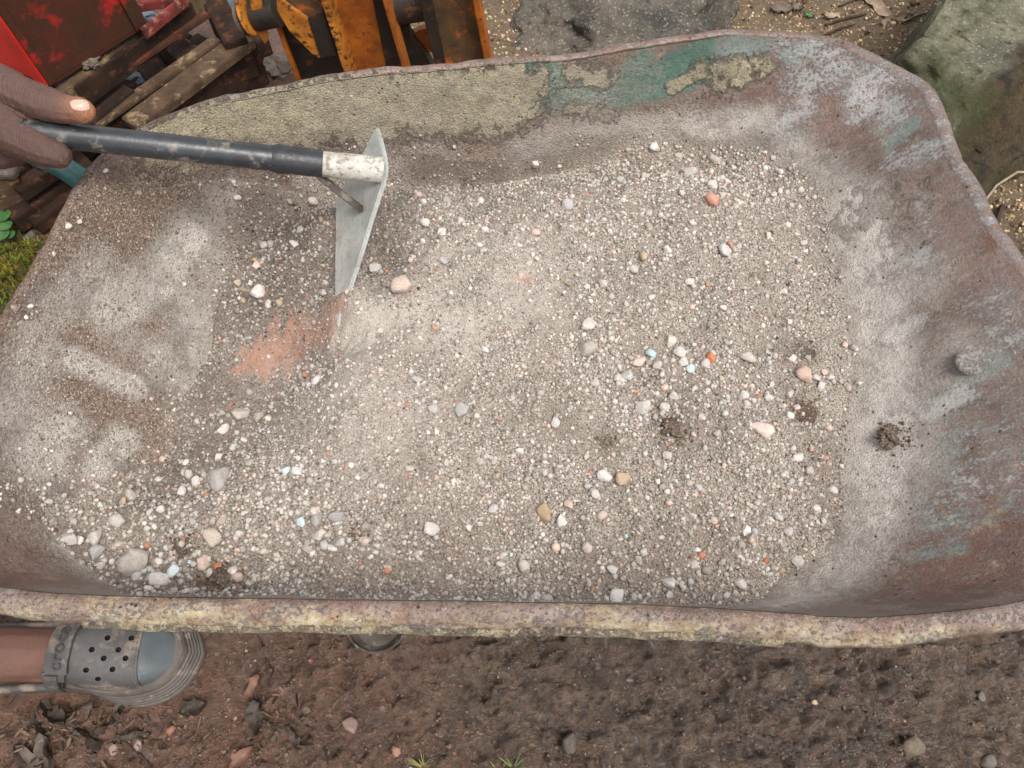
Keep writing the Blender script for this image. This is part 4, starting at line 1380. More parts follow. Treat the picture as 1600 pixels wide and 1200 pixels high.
LMK = [(1112, 317, 'the salmon orange stone'), (1018, 555, 'the pale blue pebble'), (1248, 640, 'the dark brown clump'), (528, 480, 'the hoe blade tip'), (215, 878, 'the large rough lump'), (630, 450, 'the red spotted lump'),
       (430, 540, 'the orange scrape'), (285, 850, 'the round brown clump'), (350, 905, 'the largest brown clump'), (673, 829, 'the lone angular pebble'), (722, 643, 'the rounded grey pebble'), (917, 548, 'the oblong grey lump'), (1055, 664, 'the long brown clump'),
       (850, 802, 'the large tan pebble'), (962, 935, 'the flat white chip'), (1131, 395, 'the double pale lump'), (835, 258, 'the bright far pebble'), (1113, 251, 'the biggest far right pebble'), (404, 460, 'the biggest grey stone'), (344, 750, 'the long grey lump'),
       (508, 840, 'the pebble cluster'), (465, 738, 'the bluish and white twins'), (945, 745, 'the oblong white pebble'), (1230, 830, 'the pinkish near pebble'), (818, 887, 'the white oval pebble'), (1190, 674, 'the long pinkish lump'), (867, 660, 'the round middle pebble'), (585, 422, 'the smooth pale pebble')]
USED = set()


def name_pebble(u, v, size, kind):
    for a, b, w in sorted(LMK, key=lambda q: (q[0] - u) ** 2 + (q[1] - v) ** 2)[:9]:
        du, dv = u - a, v - b
        if du * du + dv * dv < 100:
            continue
        if abs(du) > 2.2 * abs(dv):
            di = 'right of' if du > 0 else 'left of'
        elif abs(dv) > 2.2 * abs(du):
            di = 'below' if dv > 0 else 'above'
        else:
            di = ('below' if dv > 0 else 'above') + (' and right of' if du > 0 else ' and left of')
        far = 'close ' if du * du + dv * dv < 45 ** 2 else ''
        lab = f'{size} {kind} pebble {far}{di} {w}'
        if lab not in USED:
            USED.add(lab)
            return lab
    return lab


for (ua, va, ub, vb), where, cnt in REG:
    cnt = int(cnt * .62)
    k = tries = 0
    while k < cnt and tries < 900:
        tries += 1
        u, v = rng.uniform(ua, ub), rng.uniform(va, vb)
        # pebbles gather in loose clusters
        if rng.random() < .45 and pre_pts:
            q = pre_pts[int(rng.integers(len(pre_pts)))]
            u, v = q[0] + rng.normal(0, 16), q[1] + rng.normal(0, 12)
            if not (ua < u < ub and va < v < vb):
                continue
        d = 8.5 * math.exp(abs(rng.normal(0, .33)))
        if any((u - a) ** 2 + (v - b) ** 2 < (d * .9) ** 2 for a, b in pre_pts):
            continue
        p = B(u, v)
        if p is None or poly_sd(np.array([p[:2]]), EDGE)[0] < .004:
            continue
        kind = kinds_n[int(rng.choice(5, p=[.4, .3, .1, .1, .1]))]
        dist = np.linalg.norm(p - np.array([0, 0, CAM_H]))
        size = 'tiny' if d < 9.5 else ('small' if d < 12.5 else 'medium sized')
        place_pebble(p, d * dist / FPX / 2, kind, name_pebble(u, v, size, kind), GRP)
        pre_pts.append((u, v))
        k += 1

# brown soil clumps in the gravel
def lump(name, c, r, mat, label, cat, seed, amp=.28, sq=(1, 1, .6), group=None, sub=5):
    v, f = ico(sub)
    v = v * (1 + amp * fbm(v, 1.5, 5, .6, seed)[:, None] + .13 * fbm(v, 9, 4, .65, seed + 3)[:, None])
    v = v * np.array(sq) * r
    return tag(obj(name, mesh_np(name, v, f), mat, None, c), label, cat, group)


for i, (u, v, d, lab) in enumerate([(1248, 640, 44, 'dark brown crumbly clump near the right edge of the gravel'), (1055, 664, 46, 'long brown soil clump right of the middle of the gravel'),
                                   (1062, 690, 26, 'smaller brown clump below the long brown clump'), (1255, 551, 36, 'brown clump above the pink pebble near the right edge'),
                                   (285, 850, 34, 'round brown clump right of the large rough pale lump'), (350, 905, 56, 'largest brown clump against the near rim at left'),
                                   (1400, 682, 46, 'brown gritty clump stuck on the sloping tray front'), (1015, 595, 26, 'brown patch of soil below the pale blue pebble'),
                                   (950, 690, 22, 'brown crumb clump left of the long brown clump'), (560, 835, 28, 'brown clump right of the pebble cluster near the rim'),
                                   (320, 920, 34, 'brown clump half hidden under the near rim at left')]):
    p = B(u, v)
    dist = np.linalg.norm(p - np.array([0, 0, CAM_H]))
    lump('soil_clump', p + np.array([0, 0, -.0022]), d * dist / FPX / 2 * .86, M_CLUMP, lab, 'soil clump', 200 + i, .42, (1, .85, .30), 'brown soil clumps in the gravel')

# a thin root-like streak lying on the gravel
q0 = [B(u, v) for u, v in [(862, 418), (872, 428), (880, 440), (895, 448), (905, 451)]]
tag(MB().tube([p + np.array([0, 0, .0005]) for p in q0], [.0008, .0016, .0018, .0013, .0006], 6).build('root', M_LEAF[2], None, True), 'thin pale root lying on the gravel right of the hoe', 'root')

# ------------------------------------------------------------------ hoe
S0, S1 = U(100, 212, .692), U(560, 262, .621)
sd = unit(S1 - S0)
hoe = thing('hoe', 'short handled hoe with black pipe shaft and pale pointed blade dug into gravel', 'hoe', S1)
end_back = S0 - sd * .46
PJ = Upl(437, 251, S1, np.cross(sd, np.array([0, .74, .67])))
along = lambda u: S0 + sd * np.dot(Upl(u, 212 + (u - 100) * 50 / 460, S1, unit(np.cross(sd, np.cross(ray(u, 240), sd)))) - S0, sd)
pj = along(432)
p_sl = along(510)
p_end = along(598)
sh = MB().tube([end_back, S0, (S0 + pj) / 2, pj], [.0137, .0137, .0138, .0138], 24).build('shaft', M_BLACKPIPE, hoe, True)
sv = []
for t in np.linspace(0, 1, 9):
    sv.append(pj + (p_sl - pj) * t - sd * .004)
MB().tube(sv, [.0145, .0162, .0153, .0147, .0150, .0152, .0150, .0151, .0146], 24).build('sleeve', M_SLEEVE, hoe, True)
MB().tube([p_sl - sd * .01, p_sl, p_sl + (p_end - p_sl) * .5, p_end], [.0140, .0140, .0146, .0150], 24).build('socket', M_SOCKET, hoe, True)
# blade plane: through the socket end, its face turned to the shaft
nb = unit(np.array([-.80, -.20, .72]))
P0 = p_end
ax_b = unit(P0 - Upl(527, 492, P0, nb))
wd_b = unit(np.cross(nb, ax_b))
print('tip', Upl(527, 492, P0, nb), 'P0', P0)
bl_px = [(588, 198), (594, 218), (600, 242), (602, 262), (598, 285), (589, 312), (579, 342), (568, 380), (557, 415), (546, 448), (536, 476), (528, 500), (526, 512), (522, 490), (523, 455), (523, 415), (524, 370), (524, 330), (526, 310), (536, 290), (545, 275), (557, 258), (563, 248), (568, 236), (578, 215)]
bp_ = [Upl(u, v, P0, nb) for u, v in bl_px]
c_ = np.mean(bp_, 0)
L_ = [np.dot(p - c_, ax_b) for p in bp_]
W_ = [np.dot(p - c_, wd_b) for p in bp_]
print('blade length', max(L_) - min(L_), 'width', max(W_) - min(W_))
sgn = 1 if np.dot(nb, sd) > 0 else -1
bd = MB().prism(bp_, nb * sgn * .0055)
blade = bd.build('blade', M_BLADE, hoe, False, .0012)
# brace strut from the underside of the sleeve to the blade face
b0 = p_sl - sd * .012 + np.array([0, -.004, -.0145])
b1 = Upl(566, 328, P0, nb)
MB().box((b0 + b1) / 2, (b1 - b0) / 2, unit(np.cross(b1 - b0, [0, 0.5, 1])) * .0052, unit(np.cross(b1 - b0, np.cross(b1 - b0, [0, .5, 1]))) * .0032).build('brace', M_STEELOLD, hoe, False, .001)

# ------------------------------------------------------------------ person: hand on the hoe, foot in a clog
def chain(pts, step=.22):
    """balls strung along a line of (point, radius)"""
    V, F, n0 = [], [], 0
    bv, bf = iv2, if2
    for (a, ra), (b, rb_) in zip(pts[:-1], pts[1:]):
        a, b = np.asarray(a, float), np.asarray(b, float)
        m = max(2, int(np.linalg.norm(b - a) / (step * min(ra, rb_))) + 1)
        for t in np.linspace(0, 1, m):
            V.append(bv * (ra + (rb_ - ra) * t) + a + (b - a) * t)
            F.append(bf + n0)
            n0 += len(bv)
    return np.vstack(V), np.vstack(F)


def join(parts):
    V, F, n0 = [], [], 0
    for v, f in parts:
        V.append(v)
        F.append(f + n0)
        n0 += len(v)
    return np.vstack(V), np.vstack(F)


def remesh(parts, voxel, smooth=4, factor=.5):
    V, F = join(parts)
    me_ = mesh_np('tmp', V, F)
    o = bpy.data.objects.new('tmp', me_)
    COL.objects.link(o)
    m1 = o.modifiers.new('r', 'REMESH')
    m1.mode, m1.voxel_size = 'VOXEL', voxel
    m2 = o.modifiers.new('s', 'SMOOTH')
    m2.factor, m2.iterations = factor, smooth
    dg = bpy.context.evaluated_depsgraph_get()
    ev = o.evaluated_get(dg)
    em = ev.to_mesh()
    V = np.zeros(len(em.vertices) * 3)
    em.vertices.foreach_get('co', V)
    em.calc_loop_triangles()
    T_ = np.zeros(len(em.loop_triangles) * 3, np.int32)
    em.loop_triangles.foreach_get('vertices', T_)
    V, T_ = V.reshape(-1, 3).copy(), T_.reshape(-1, 3).copy()
    ev.to_mesh_clear()
    bpy.data.objects.remove(o)
    bpy.data.meshes.remove(me_)
    return V, T_


def H(u, v, z, rpx):
    p = U(u, v, z)
    return (p, rpx * np.linalg.norm(p - np.array([0, 0, CAM_H])) / FPX * .985)


hand = []
wrist = np.array([-.635, .565, .745])
palm = U(-95, 175, .715)
hand.append(chain([(wrist, .027), (palm, .036)], .15))
hand.append(chain([(palm, .036), H(-40, 168, .705, 44), H(-14, 172, .700, 40)], .15))
# thumb along the top of the shaft
hand.append(chain([(U(-90, 130, .735), .024), H(-40, 112, .735, 26), H(0, 128, .728, 22.5), H(28, 144, .725, 23), H(52, 155, .722, 23.5), H(78, 164, .720, 22.5), H(102, 170, .719, 19.5), H(122, 172.5, .718, 18), H(129, 173, .718, 16.5)], .12))
# index finger in front of the shaft
hand.append(chain([H(-60, 160, .705, 42), H(0, 193, .698, 37), H(30, 210, .694, 31), H(58, 226, .690, 26.5), H(78, 236, .687, 23), H(90, 242, .685, 18.5)], .12))
# middle, ring and little fingers curl on round the underside of the shaft
hand.append(chain([(U(-80, 200, .69), .017), H(-30, 226, .672, 24), H(0, 238, .662, 22), H(18, 240, .656, 18)], .15))
hand.append(chain([(U(-110, 195, .69), .016), H(-90, 225, .672, 22), H(-72, 236, .660, 20), H(-58, 232, .656, 16)], .15))
hand.append(chain([(U(-150, 190, .70), .014), H(-140, 215, .682, 19), H(-125, 226, .672, 17), H(-112, 222, .668, 14)], .15))
hV, hT = remesh(hand, .00105, 6)
arm_parts = [chain([(wrist, .0275), (np.array([-.70, .60, .83]), .033), (np.array([-.80, .62, .98]), .041), (np.array([-.86, .60, 1.12]), .046), (np.array([-.92, .52, 1.34]), .055)]),
             chain([(np.array([-.92, .52, 1.34]), .058), (np.array([-.98, .34, 1.36]), .075), (np.array([-.96, .14, 1.33]), .058)])]
arm_parts.append(chain([(np.array([-.96, .14, 1.33]), .055), (np.array([-1.02, .10, 1.10]), .045), (np.array([-1.0, .28, .93]), .038), (end_back + np.array([.02, -.03, .012]), .028)]))
hb = end_back + sd * .05
arm_parts.append(chain([(end_back + np.array([.02, -.03, .012]), .03), (hb + np.array([0, -.024, .012]), .028), (hb + np.array([.02, .005, .03]), .018), (hb + np.array([.03, .026, .0]), .013)]))
arm_parts.append(chain([(np.array([-.98, .34, 1.33]), .11), (np.array([-1.06, .32, 1.14]), .125), (np.array([-1.10, .31, .95]), .12), (np.array([-1.08, .31, .86]), .125)]))
arm_parts.append(chain([(np.array([-.95, .34, 1.40]), .055), (np.array([-.90, .35, 1.49]), .052)]))
arm_parts.append(chain([(np.array([-.885, .355, 1.56]), .088), (np.array([-.865, .355, 1.62]), .092)]))
arm_parts.append(chain([(np.array([-.79, .355, 1.575]), .018), (np.array([-.775, .355, 1.555]), .014)]))
legA = [(np.array([-1.07, .23, .84]), .095), (np.array([-.90, .20, .48]), .060), (np.array([-.88, .19, .32]), .058), (np.array([-.815, .186, .11]), .036), (np.array([-.80, .184, .075]), .038)]
arm_parts.append(chain(legA))
legB = [(np.array([-1.08, .40, .84]), .095), (np.array([-.98, .47, .48]), .060), (np.array([-1.02, .47, .32]), .058), (np.array([-1.02, .47, .09]), .038), (np.array([-.96, .48, .045]), .036), (np.array([-.86, .49, .03]), .024)]
arm_parts.append(chain(legB))
bV_, bT_ = remesh(arm_parts, .007, 6)
footp = [chain([(np.array([-.83, .187, .16]), .039), (np.array([-.805, .185, .085]), .038), (np.array([-.76, .186, .072]), .041), (np.array([-.70, .188, .064]), .038), (np.array([-.64, .19, .054]), .028), (np.array([-.58, .19, .046]), .018)], .15),
         chain([(np.array([-.82, .184, .06]), .03), (np.array([-.70, .172, .05]), .030), (np.array([-.62, .180, .046]), .020)], .15),
         chain([(np.array([-.82, .186, .06]), .03), (np.array([-.70, .203, .05]), .028), (np.array([-.62, .20, .046]), .020)], .15)]
fV, fT = remesh(footp, .003, 6)
pV, pT = join([(hV, hT), (bV_, bT_), (fV, fT)])
# skin colour: cooler on the backs, warm at the thumb tip and sole side, from where on the hand a point is
skin = np.tile(np.array([96, 70, 61.]), (len(pV), 1))
tip = U(137, 174, .714)
wt = np.exp(-(np.linalg.norm(pV - tip, axis=1) / .021) ** 2.5)[:, None]
skin = skin * (1 - wt) + np.array([196, 128, 86]) * wt
tl = seg_dist(pV, [U(30, 168, .712), U(110, 186, .708)])
wt = (.55 * np.exp(-(tl / .010) ** 2))[:, None]
skin = skin * (1 - wt) + np.array([150, 118, 96]) * wt
il = seg_dist(pV, [U(0, 215, .69), U(95, 243, .68)])
wt = (.6 * np.exp(-(il / .03) ** 2) * (tl > .012))[:, None]
skin = skin * (1 - wt) + np.array([78, 57, 48]) * wt
ft_ = (pV[:, 2] < .3)
skin[ft_] = np.array([112, 79, 66])
wt = (sstep(-pV[:, 2], -.06, -.02) * ft_)[:, None]
skin = skin * (1 - .5 * wt) + np.array([156, 104, 78]) * .5 * wt
# knuckle creases: their shade put into the skin colour as dark lines
for (u, v, z, dx, dy) in [(64, 140, .736, 1, .3), (57, 137, .736, 1, .3), (71, 145, .735, 1, .35), (76, 148, .734, 1, .3), (50, 136, .735, 1, .3),  (88, 238, .69, .7, .5), (83, 240, .69, .6, .5)]:
    c0 = U(u, v, z)
    c1 = U(u + 3, v + 20, z - .011)
    dcr = seg_dist(pV, [c0, c1])
    wt = (np.exp(-(dcr / .0013) ** 2) * .75)[:, None]
    skin = skin * (1 - wt) + np.array([58, 42, 40]) * wt
nh = len(hV)
tm_ = mesh_np('tmp', hV, hT)
hn = np.zeros(nh * 3)
tm_.vertices.foreach_get('normal', hn)
hn = hn.reshape(-1, 3)
bpy.data.meshes.remove(tm_)
dsp = .00022 * fbm(hV, 330, 3, .6, 701) + .0005 * fbm(hV * np.array([2.2, .8, .8]), 70, 3, .6, 702)
for (u, v, z) in [(64, 140, .736), (57, 137, .736), (71, 145, .735), (76, 148, .734), (50, 136, .735), (86, 232, .695), (81, 229, .695), (40, 208, .70), (33, 204, .70)]:
    pt = U(u, v, z)
    k_ = int(np.argmin(((hV - pt) ** 2).sum(1)))
    q0 = hV[k_]
    wv = fbm(hV, 160, 2, .5, 703) * .0012
    dd = np.abs((hV - q0) @ unit(np.array([.9, .35, -.1])) + wv)
    near_ = np.exp(-(np.linalg.norm(hV - q0, axis=1) / .011) ** 4)
    dsp -= .0011 * np.exp(-(dd / .0011) ** 2) * near_
pV[:nh] += hn * dsp[:, None]
me = mesh_np('body', pV, pT)
cattr(me, 'Col', srgb(skin))
person = thing('person', 'person reaching in from the left, gripping the hoe and wearing a grey foam clog', 'person', (-.95, .33, 0))
for m_ in (M_SKIN, M_SHIRT, M_TROUSER):
    me.materials.append(m_)
fc = pV[pT].mean(1)
mi = np.zeros(len(pT), np.int32)
nb0 = len(hT)
bodyface = np.zeros(len(pT), bool)
bodyface[nb0:nb0 + len(bT_)] = True
shirt = bodyface & (fc[:, 2] > .9) & (fc[:, 2] < 1.42) & ~((fc[:, 0] > -.84)) & ~((fc[:, 2] < 1.12) & (np.abs(fc[:, 1] - .31) > .15))
mi[shirt] = 1
mi[bodyface & (fc[:, 2] <= .9) & (fc[:, 2] > .40) & (fc[:, 0] < -.8) & ~((fc[:, 2] > .7) & (fc[:, 1] > .52))] = 2
me.polygons.foreach_set('material_index', mi)
body = obj('body', me, None, person)
# thumb nail
body_bvh = BVHTree.FromPolygons([Vector(v) for v in pV[:nh]], [tuple(f) for f in hT])
NVv, NF = [], []
na, nb_ = 9, 7
for a in range(na):
    for b in range(nb_):
        s, t = a / (na - 1) * 2 - 1, b / (nb_ - 1) * 2 - 1
        rr = (1 - .35 * abs(s) ** 3 * abs(t) ** 2)
        u = 125 + 14.5 * s * (1 - .12 * t * t) + 2 * t
        v = 164.5 + 8.5 * t * (1 - .30 * max(-s, 0) ** 2 - .22 * max(s, 0) ** 3)
        h = body_bvh.ray_cast(Vector((0, 0, CAM_H)), Vector(ray(u, v)).normalized())
        p = (h[0] + h[1] * (.0013 - .0008 * max(abs(s), abs(t)) ** 3)) if h[0] is not None else Vector(U(u, v, .72))
        NVv.append(p)
for a in range(na - 1):
    for b in range(nb_ - 1):
        NF.append((a * nb_ + b, a * nb_ + b + 1, (a + 1) * nb_ + b + 1, (a + 1) * nb_ + b))
obj('thumb_nail', mesh_py('thumb_nail', NVv, NF, True), M_NAIL, person)

# clog
def fl(l, w, z):
    """foot frame: l along the sole from the heel, w to the far side"""
    return np.array([-.838 + l * .9986 - w * .052, .178 + w * .9986 + l * .052, z])


LL = np.array([0, .012, .04, .08, .13, .18, .23, .27, .30, .320, .330])
HWn = np.array([.0, .024, .036, .038, .037, .043, .0515, .0515, .043, .026, 0])


def outline(n=96, grow=0.0):
    t = np.linspace(0, 2 * math.pi, n, endpoint=False)
    l = .165 - .165 * np.cos(t)
    hw = np.interp(l, LL, HWn)
    hw = np.sqrt(np.maximum(hw, 0)) ** 2
    w = np.where(np.sin(t) >= 0, 1, -1) * hw * np.where(t < math.pi, 1, 1)
    P = np.column_stack([l, w])
    P = catmull(P[::3], n)
    tg_ = np.roll(P, -1, 0) - np.roll(P, 1, 0)
    tg_ /= np.linalg.norm(tg_, axis=1)[:, None] + 1e-9
    nn = np.column_stack([tg_[:, 1], -tg_[:, 0]])
    if ((P - P.mean(0)) * nn).sum() < 0:
        nn = -nn
    return P, nn


OP, ON = outline()
clog = tag(thing('clog', '', '', (-.66, .19, 0)), '', '')
del clog['label'], clog['category']
clog.parent = person
clog.matrix_parent_inverse = Matrix.Translation(-person.location)
sole_rings = []
zs = [0, .003, .0062, .0072, .0080, .0122, .0132, .0140, .0182, .0192, .0200, .0242, .0252, .0260, .0302, .0312, .0330, .0400, .0440, .0455]
rg = [0, .001, .001, -.0012, .0, .001, -.0012, .0, .001, -.0012, 0, .001, -.0012, 0, .001, -.001, .0, 0.001, 0, -.004]
toe = sstep(OP[:, 0], .17, .27)
for z, r_ in zip(zs, rg):
    offs = .003 + toe * (.020 * (1 - z / .046) + r_ * 1.25) + (1 - toe) * .004 * (1 - z / .046)
    q = OP + ON * offs[:, None]
    lift = .004 * sstep(q[:, 0], .25, .34)
    sole_rings.append(np.array([fl(l, w, z - .006 + li) for (l, w), li in zip(q, lift)]))
n_ = len(OP)
sF = []
a_ = np.arange(n_)
for k in range(len(zs) - 1):
    sF.append(np.stack([k * n_ + a_, k * n_ + (a_ + 1) % n_, (k + 1) * n_ + (a_ + 1) % n_, (k + 1) * n_ + a_], 1))
sV = np.vstack(sole_rings)
me = mesh_py('sole', sV, [tuple(f) for f in np.vstack(sF)] + [tuple(a_), tuple((len(zs) - 1) * n_ + a_)], True)
bm = bmesh.new(); bm.from_mesh(me); bmesh.ops.recalc_face_normals(bm, faces=bm.faces); bm.to_mesh(me); bm.free()
try:
    me.set_sharp_from_angle(angle=R(35))
except Exception:
    pass
obj('sole', me, M_CLOGSOLE, clog)
HT = lambda l: np.interp(l, [.10, .15, .19, .21, .24, .27, .29, .311, .322, .328], [.090, .104, .108, .102, .091, .080, .070, .056, .046, .037])
HWf = lambda l: np.interp(l, LL, HWn) + .0015


def shell(l0, l1, grow, nl=26, nphi=30, zb=.034):
    V_, F_ = [], []
    for a in range(nl):
        l = l0 + (l1 - l0) * a / (nl - 1)
        hw, ht = HWf(l) + grow, HT(l) + grow
        for b in range(nphi + 1):
            ph = math.pi * b / nphi
            cw, sw = math.cos(ph), math.sin(ph)
            V_.append(fl(l, -hw * math.copysign(abs(cw) ** .72, cw), zb + (ht - zb) * abs(sw) ** .72))
    m = nphi + 1
    for a in range(nl - 1):
        for b in range(nphi):
            F_.append((a * m + b, a * m + b + 1, (a + 1) * m + b + 1, (a + 1) * m + b))
        F_.append((a * m, (a + 1) * m, (a + 1) * m + nphi, a * m + nphi))
    F_.append(tuple(range(m)))
    F_.append(tuple((nl - 1) * m + b for b in range(m))[::-1])
    me_ = mesh_py('upper', V_, F_, True)
    bm_ = bmesh.new(); bm_.from_mesh(me_); bmesh.ops.recalc_face_normals(bm_, faces=bm_.faces); bm_.to_mesh(me_); bm_.free()
    return me_


def on_shell(l, ph, grow=0.0):
    hw, ht = HWf(l) + grow, HT(l) + grow
    cw, sw = math.cos(ph), math.sin(ph)
    return fl(l, -hw * math.copysign(abs(cw) ** .72, cw), .034 + (ht - .034) * abs(sw) ** .72)


def shell_frame(l, ph, g=0.0):
    p = on_shell(l, ph, g)
    tl_ = unit(on_shell(l + .002, ph, g) - on_shell(l - .002, ph, g))
    tp_ = unit(on_shell(l, ph + .03, g) - on_shell(l, ph - .03, g))
    nn = unit(np.cross(tp_, tl_))
    if nn[2] < 0:
        nn = -nn
    return p, tl_, tp_, nn


def shell_at(u, v, l0=.12, l1=.30):
    """(l, phi) of the upper seen nearest to pixel (u, v)"""
    best = None
    for l in np.linspace(l0, l1, 60):
        for ph in np.linspace(.05, math.pi - .3, 60):
            p = on_shell(l, ph)
            d = p - np.array([0, 0, CAM_H])
            dep = d[1] * CP - d[2] * SP
            uu, vv = 800 + FPX * d[0] / dep, 600 - FPX * (d[1] * SP + d[2] * CP) / dep
            e = (uu - u) ** 2 + (vv - v) ** 2
            if best is None or e < best[0]:
                best = (e, l, ph)
    return best[1], best[2], best[0]


upper_me = shell(.186, .281, 0.0)
toe_me = shell(.274, .327, -.0028)
up_o = obj('upper', upper_me, [M_CLOG, M_HOLE], clog)
obj('toe_bumper', toe_me, M_CLOGTOE, clog)
# vent holes bored into the upper
cut = MB()
for (u, v) in [(169, 997), (205, 997), (144, 1012), (186, 1014), (162, 1029), (196, 1029), (133.5, 1047), (175.5, 1044.5), (152, 1060.5)]:
    l, ph, e = shell_at(u, v, .188, .277)
    p, tl_, tp_, nn = shell_frame(l, ph)
    cut.tube([p - nn * .007, p + nn * .006], .0040, 14)
cme = mesh_py('cut', cut.V, cut.F)
cme.materials.append(M_CLOG)
cme.materials.append(M_HOLE)
cme.polygons.foreach_set('material_index', [1] * len(cme.polygons))
bm = bmesh.new(); bm.from_mesh(cme); bmesh.ops.recalc_face_normals(bm, faces=bm.faces); bm.to_mesh(cme); bm.free()
co = bpy.data.objects.new('cut', cme)
COL.objects.link(co)
md = up_o.modifiers.new('b', 'BOOLEAN')
md.operation, md.object, md.solver = 'DIFFERENCE', co, 'EXACT'
bpy.context.view_layer.update()
dg = bpy.context.evaluated_depsgraph_get()
nm = bpy.data.meshes.new_from_object(up_o.evaluated_get(dg))
if len(nm.polygons) > 100:
    up_o.modifiers.remove(md)
    up_o.data = nm
    try:
        nm.set_sharp_from_angle(angle=R(45))
    except Exception:
        pass
bpy.data.objects.remove(co)
# seams: two rows of stitching along the edge of the upper
for l_off, nm_ in ((.0035, 'seam'), (.0075, 'seam')):
    mb = MB()
    path = [(.281 - l_off, ph) for ph in np.linspace(2.6, .42, 44)] + [(l, .30 + 0.5 * l_off / .0075 * .2) for l in np.linspace(.270, .20, 24)]
    for k in range(0, len(path) - 1, 2):
        a, b = path[k], path[k + 1]
        pa, pb = on_shell(*a, .0004), on_shell(*b, .0004)
        mb.tube([pa, pa + (pb - pa) * .75], .0008, 5)
    mb.build(nm_, M_CLOGSOLE, clog, True)
# heel strap band over the instep, narrowing to a stitched tongue, with raised lettering
def strap(lc, half, ph0, ph1, g, th, tilt=0.0):
    V_, F_ = [], []
    prof_ = [(-half, 0), (-half, th), (-half * .8, th * 1.15), (half * .8, th * 1.15), (half, th), (half, 0)]
    n = 30
    for a in range(n):
        ph = ph0 + (ph1 - ph0) * a / (n - 1)
        for dl, dg_ in prof_:
            V_.append(on_shell(lc + dl + tilt * (ph - ph0), ph, g + dg_))
    m = len(prof_)
    for a in range(n - 1):
        for b in range(m):
            F_.append((a * m + b, a * m + (b + 1) % m, (a + 1) * m + (b + 1) % m, (a + 1) * m + b))
    F_ += [tuple(range(m)), tuple((n - 1) * m + b for b in range(m))[::-1]]
    mb_ = MB()
    mb_.add(V_, F_)
    return mb_


strap(.180, .0165, .98, 2.9, .003, .0045, .004).build('strap', M_CLOG, clog, True)
strap(.170, .0175, .62, .99, .002, .0035, .016).build('strap_buckle', M_CLOG, clog, True)
strap(.156, .0105, .02, .92, .0050, .0035, .018).build('strap_tongue', M_CLOG, clog, True)
fcurve = bpy.data.curves.new('strap_lettering', 'FONT')
fcurve.body = 'crocs'
fcurve.size = .026
fcurve.extrude = .0009
fcurve.bevel_depth = .0005
fcurve.space_character = 1.1
fo = bpy.data.objects.new('tmp_text', fcurve)
COL.objects.link(fo)
bpy.context.view_layer.update()
tm = bpy.data.meshes.new_from_object(fo.evaluated_get(bpy.context.evaluated_depsgraph_get()))
bpy.data.objects.remove(fo)
tv = np.zeros(len(tm.vertices) * 3)
tm.vertices.foreach_get('co', tv)
tv = tv.reshape(-1, 3)
# lay the letters along the strap: reading direction runs over the foot to the far side
arc = [on_shell(.180, p_, .008) for p_ in np.linspace(1.04, 2.9, 160)]
al = np.concatenate([[0], np.cumsum(np.linalg.norm(np.diff(arc, axis=0), axis=1))])
nv = []
for x, y, z in tv:
    ph = np.interp(x + .002, al, np.linspace(1.04, 2.9, 160))
    p, tl_, tp_, nn = shell_frame(.180 + .0085 + .004 * (ph - .98) - y * 1.02, ph, .0082)
    nv.append(p + nn * z)
tm.vertices.foreach_set('co', np.array(nv, np.float32).ravel())
tm.update()
obj('strap_lettering', tm, M_CLOGTEXT, clog)
# heel strap behind
hs = MB()
hs.tube([on_shell(.17, .25, .003), fl(.12, -.044, .062), fl(.07, -.046, .062), fl(.02, -.036, .075), fl(-.004, 0, .078), fl(.02, .036, .075), fl(.07, .046, .062), fl(.12, .044, .062), on_shell(.17, math.pi - .25, .003)], .006, 8)
hs.build('heel_strap', M_CLOG, clog, True)

# ------------------------------------------------------------------ boulders
def boulder(name, c, radii, seed, mat, label, amp=.2, rot=0, pw=.75, flat=None, under=0.0, cuts=8):
    v, f = ico(6)
    r_ = np.random.default_rng(seed)
    s = np.sign(v) * np.abs(v) ** pw
    for q in range(cuts):
        nrm = unit(r_.normal(size=3) * np.array([1, 1, .7]))
        dd = s @ nrm
        lim = r_.uniform(.72, .95)
        s = s - np.maximum(dd - lim, 0)[:, None] * nrm * .8
    d = fbm(v, 1.3, 3, .5, seed) * amp + fbm(v, 5, 4, .55, seed + 1) * .045 + fbm(v, 22, 3, .55, seed + 2) * .012
    s = s * (1 + d[:, None])
    if under:
        s[:, 1] += under * np.maximum(.35 - s[:, 2], 0) * (s[:, 1] < 0)
    P = s * np.array(radii)
    ca, sa = math.cos(rot), math.sin(rot)
    P = np.column_stack([P[:, 0] * ca - P[:, 1] * sa, P[:, 0] * sa + P[:, 1] * ca, P[:, 2]])
    me_ = mesh_np(name, P, f)
    nrmv = np.zeros(len(P) * 3)
    me_.vertices.foreach_get('normal', nrmv)
    nz = nrmv.reshape(-1, 3)[:, 2]
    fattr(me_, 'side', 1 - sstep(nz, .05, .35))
    fattr(me_, 'moss', .02 + .34 * fbm(v, 2.5, 3, .5, seed + 5) + .12 * (1 - sstep(nz, .1, .6)) + .34 * sstep(-v[:, 0], .45, .8))
    return tag(obj(name, me_, mat, None, c), label, 'rock')


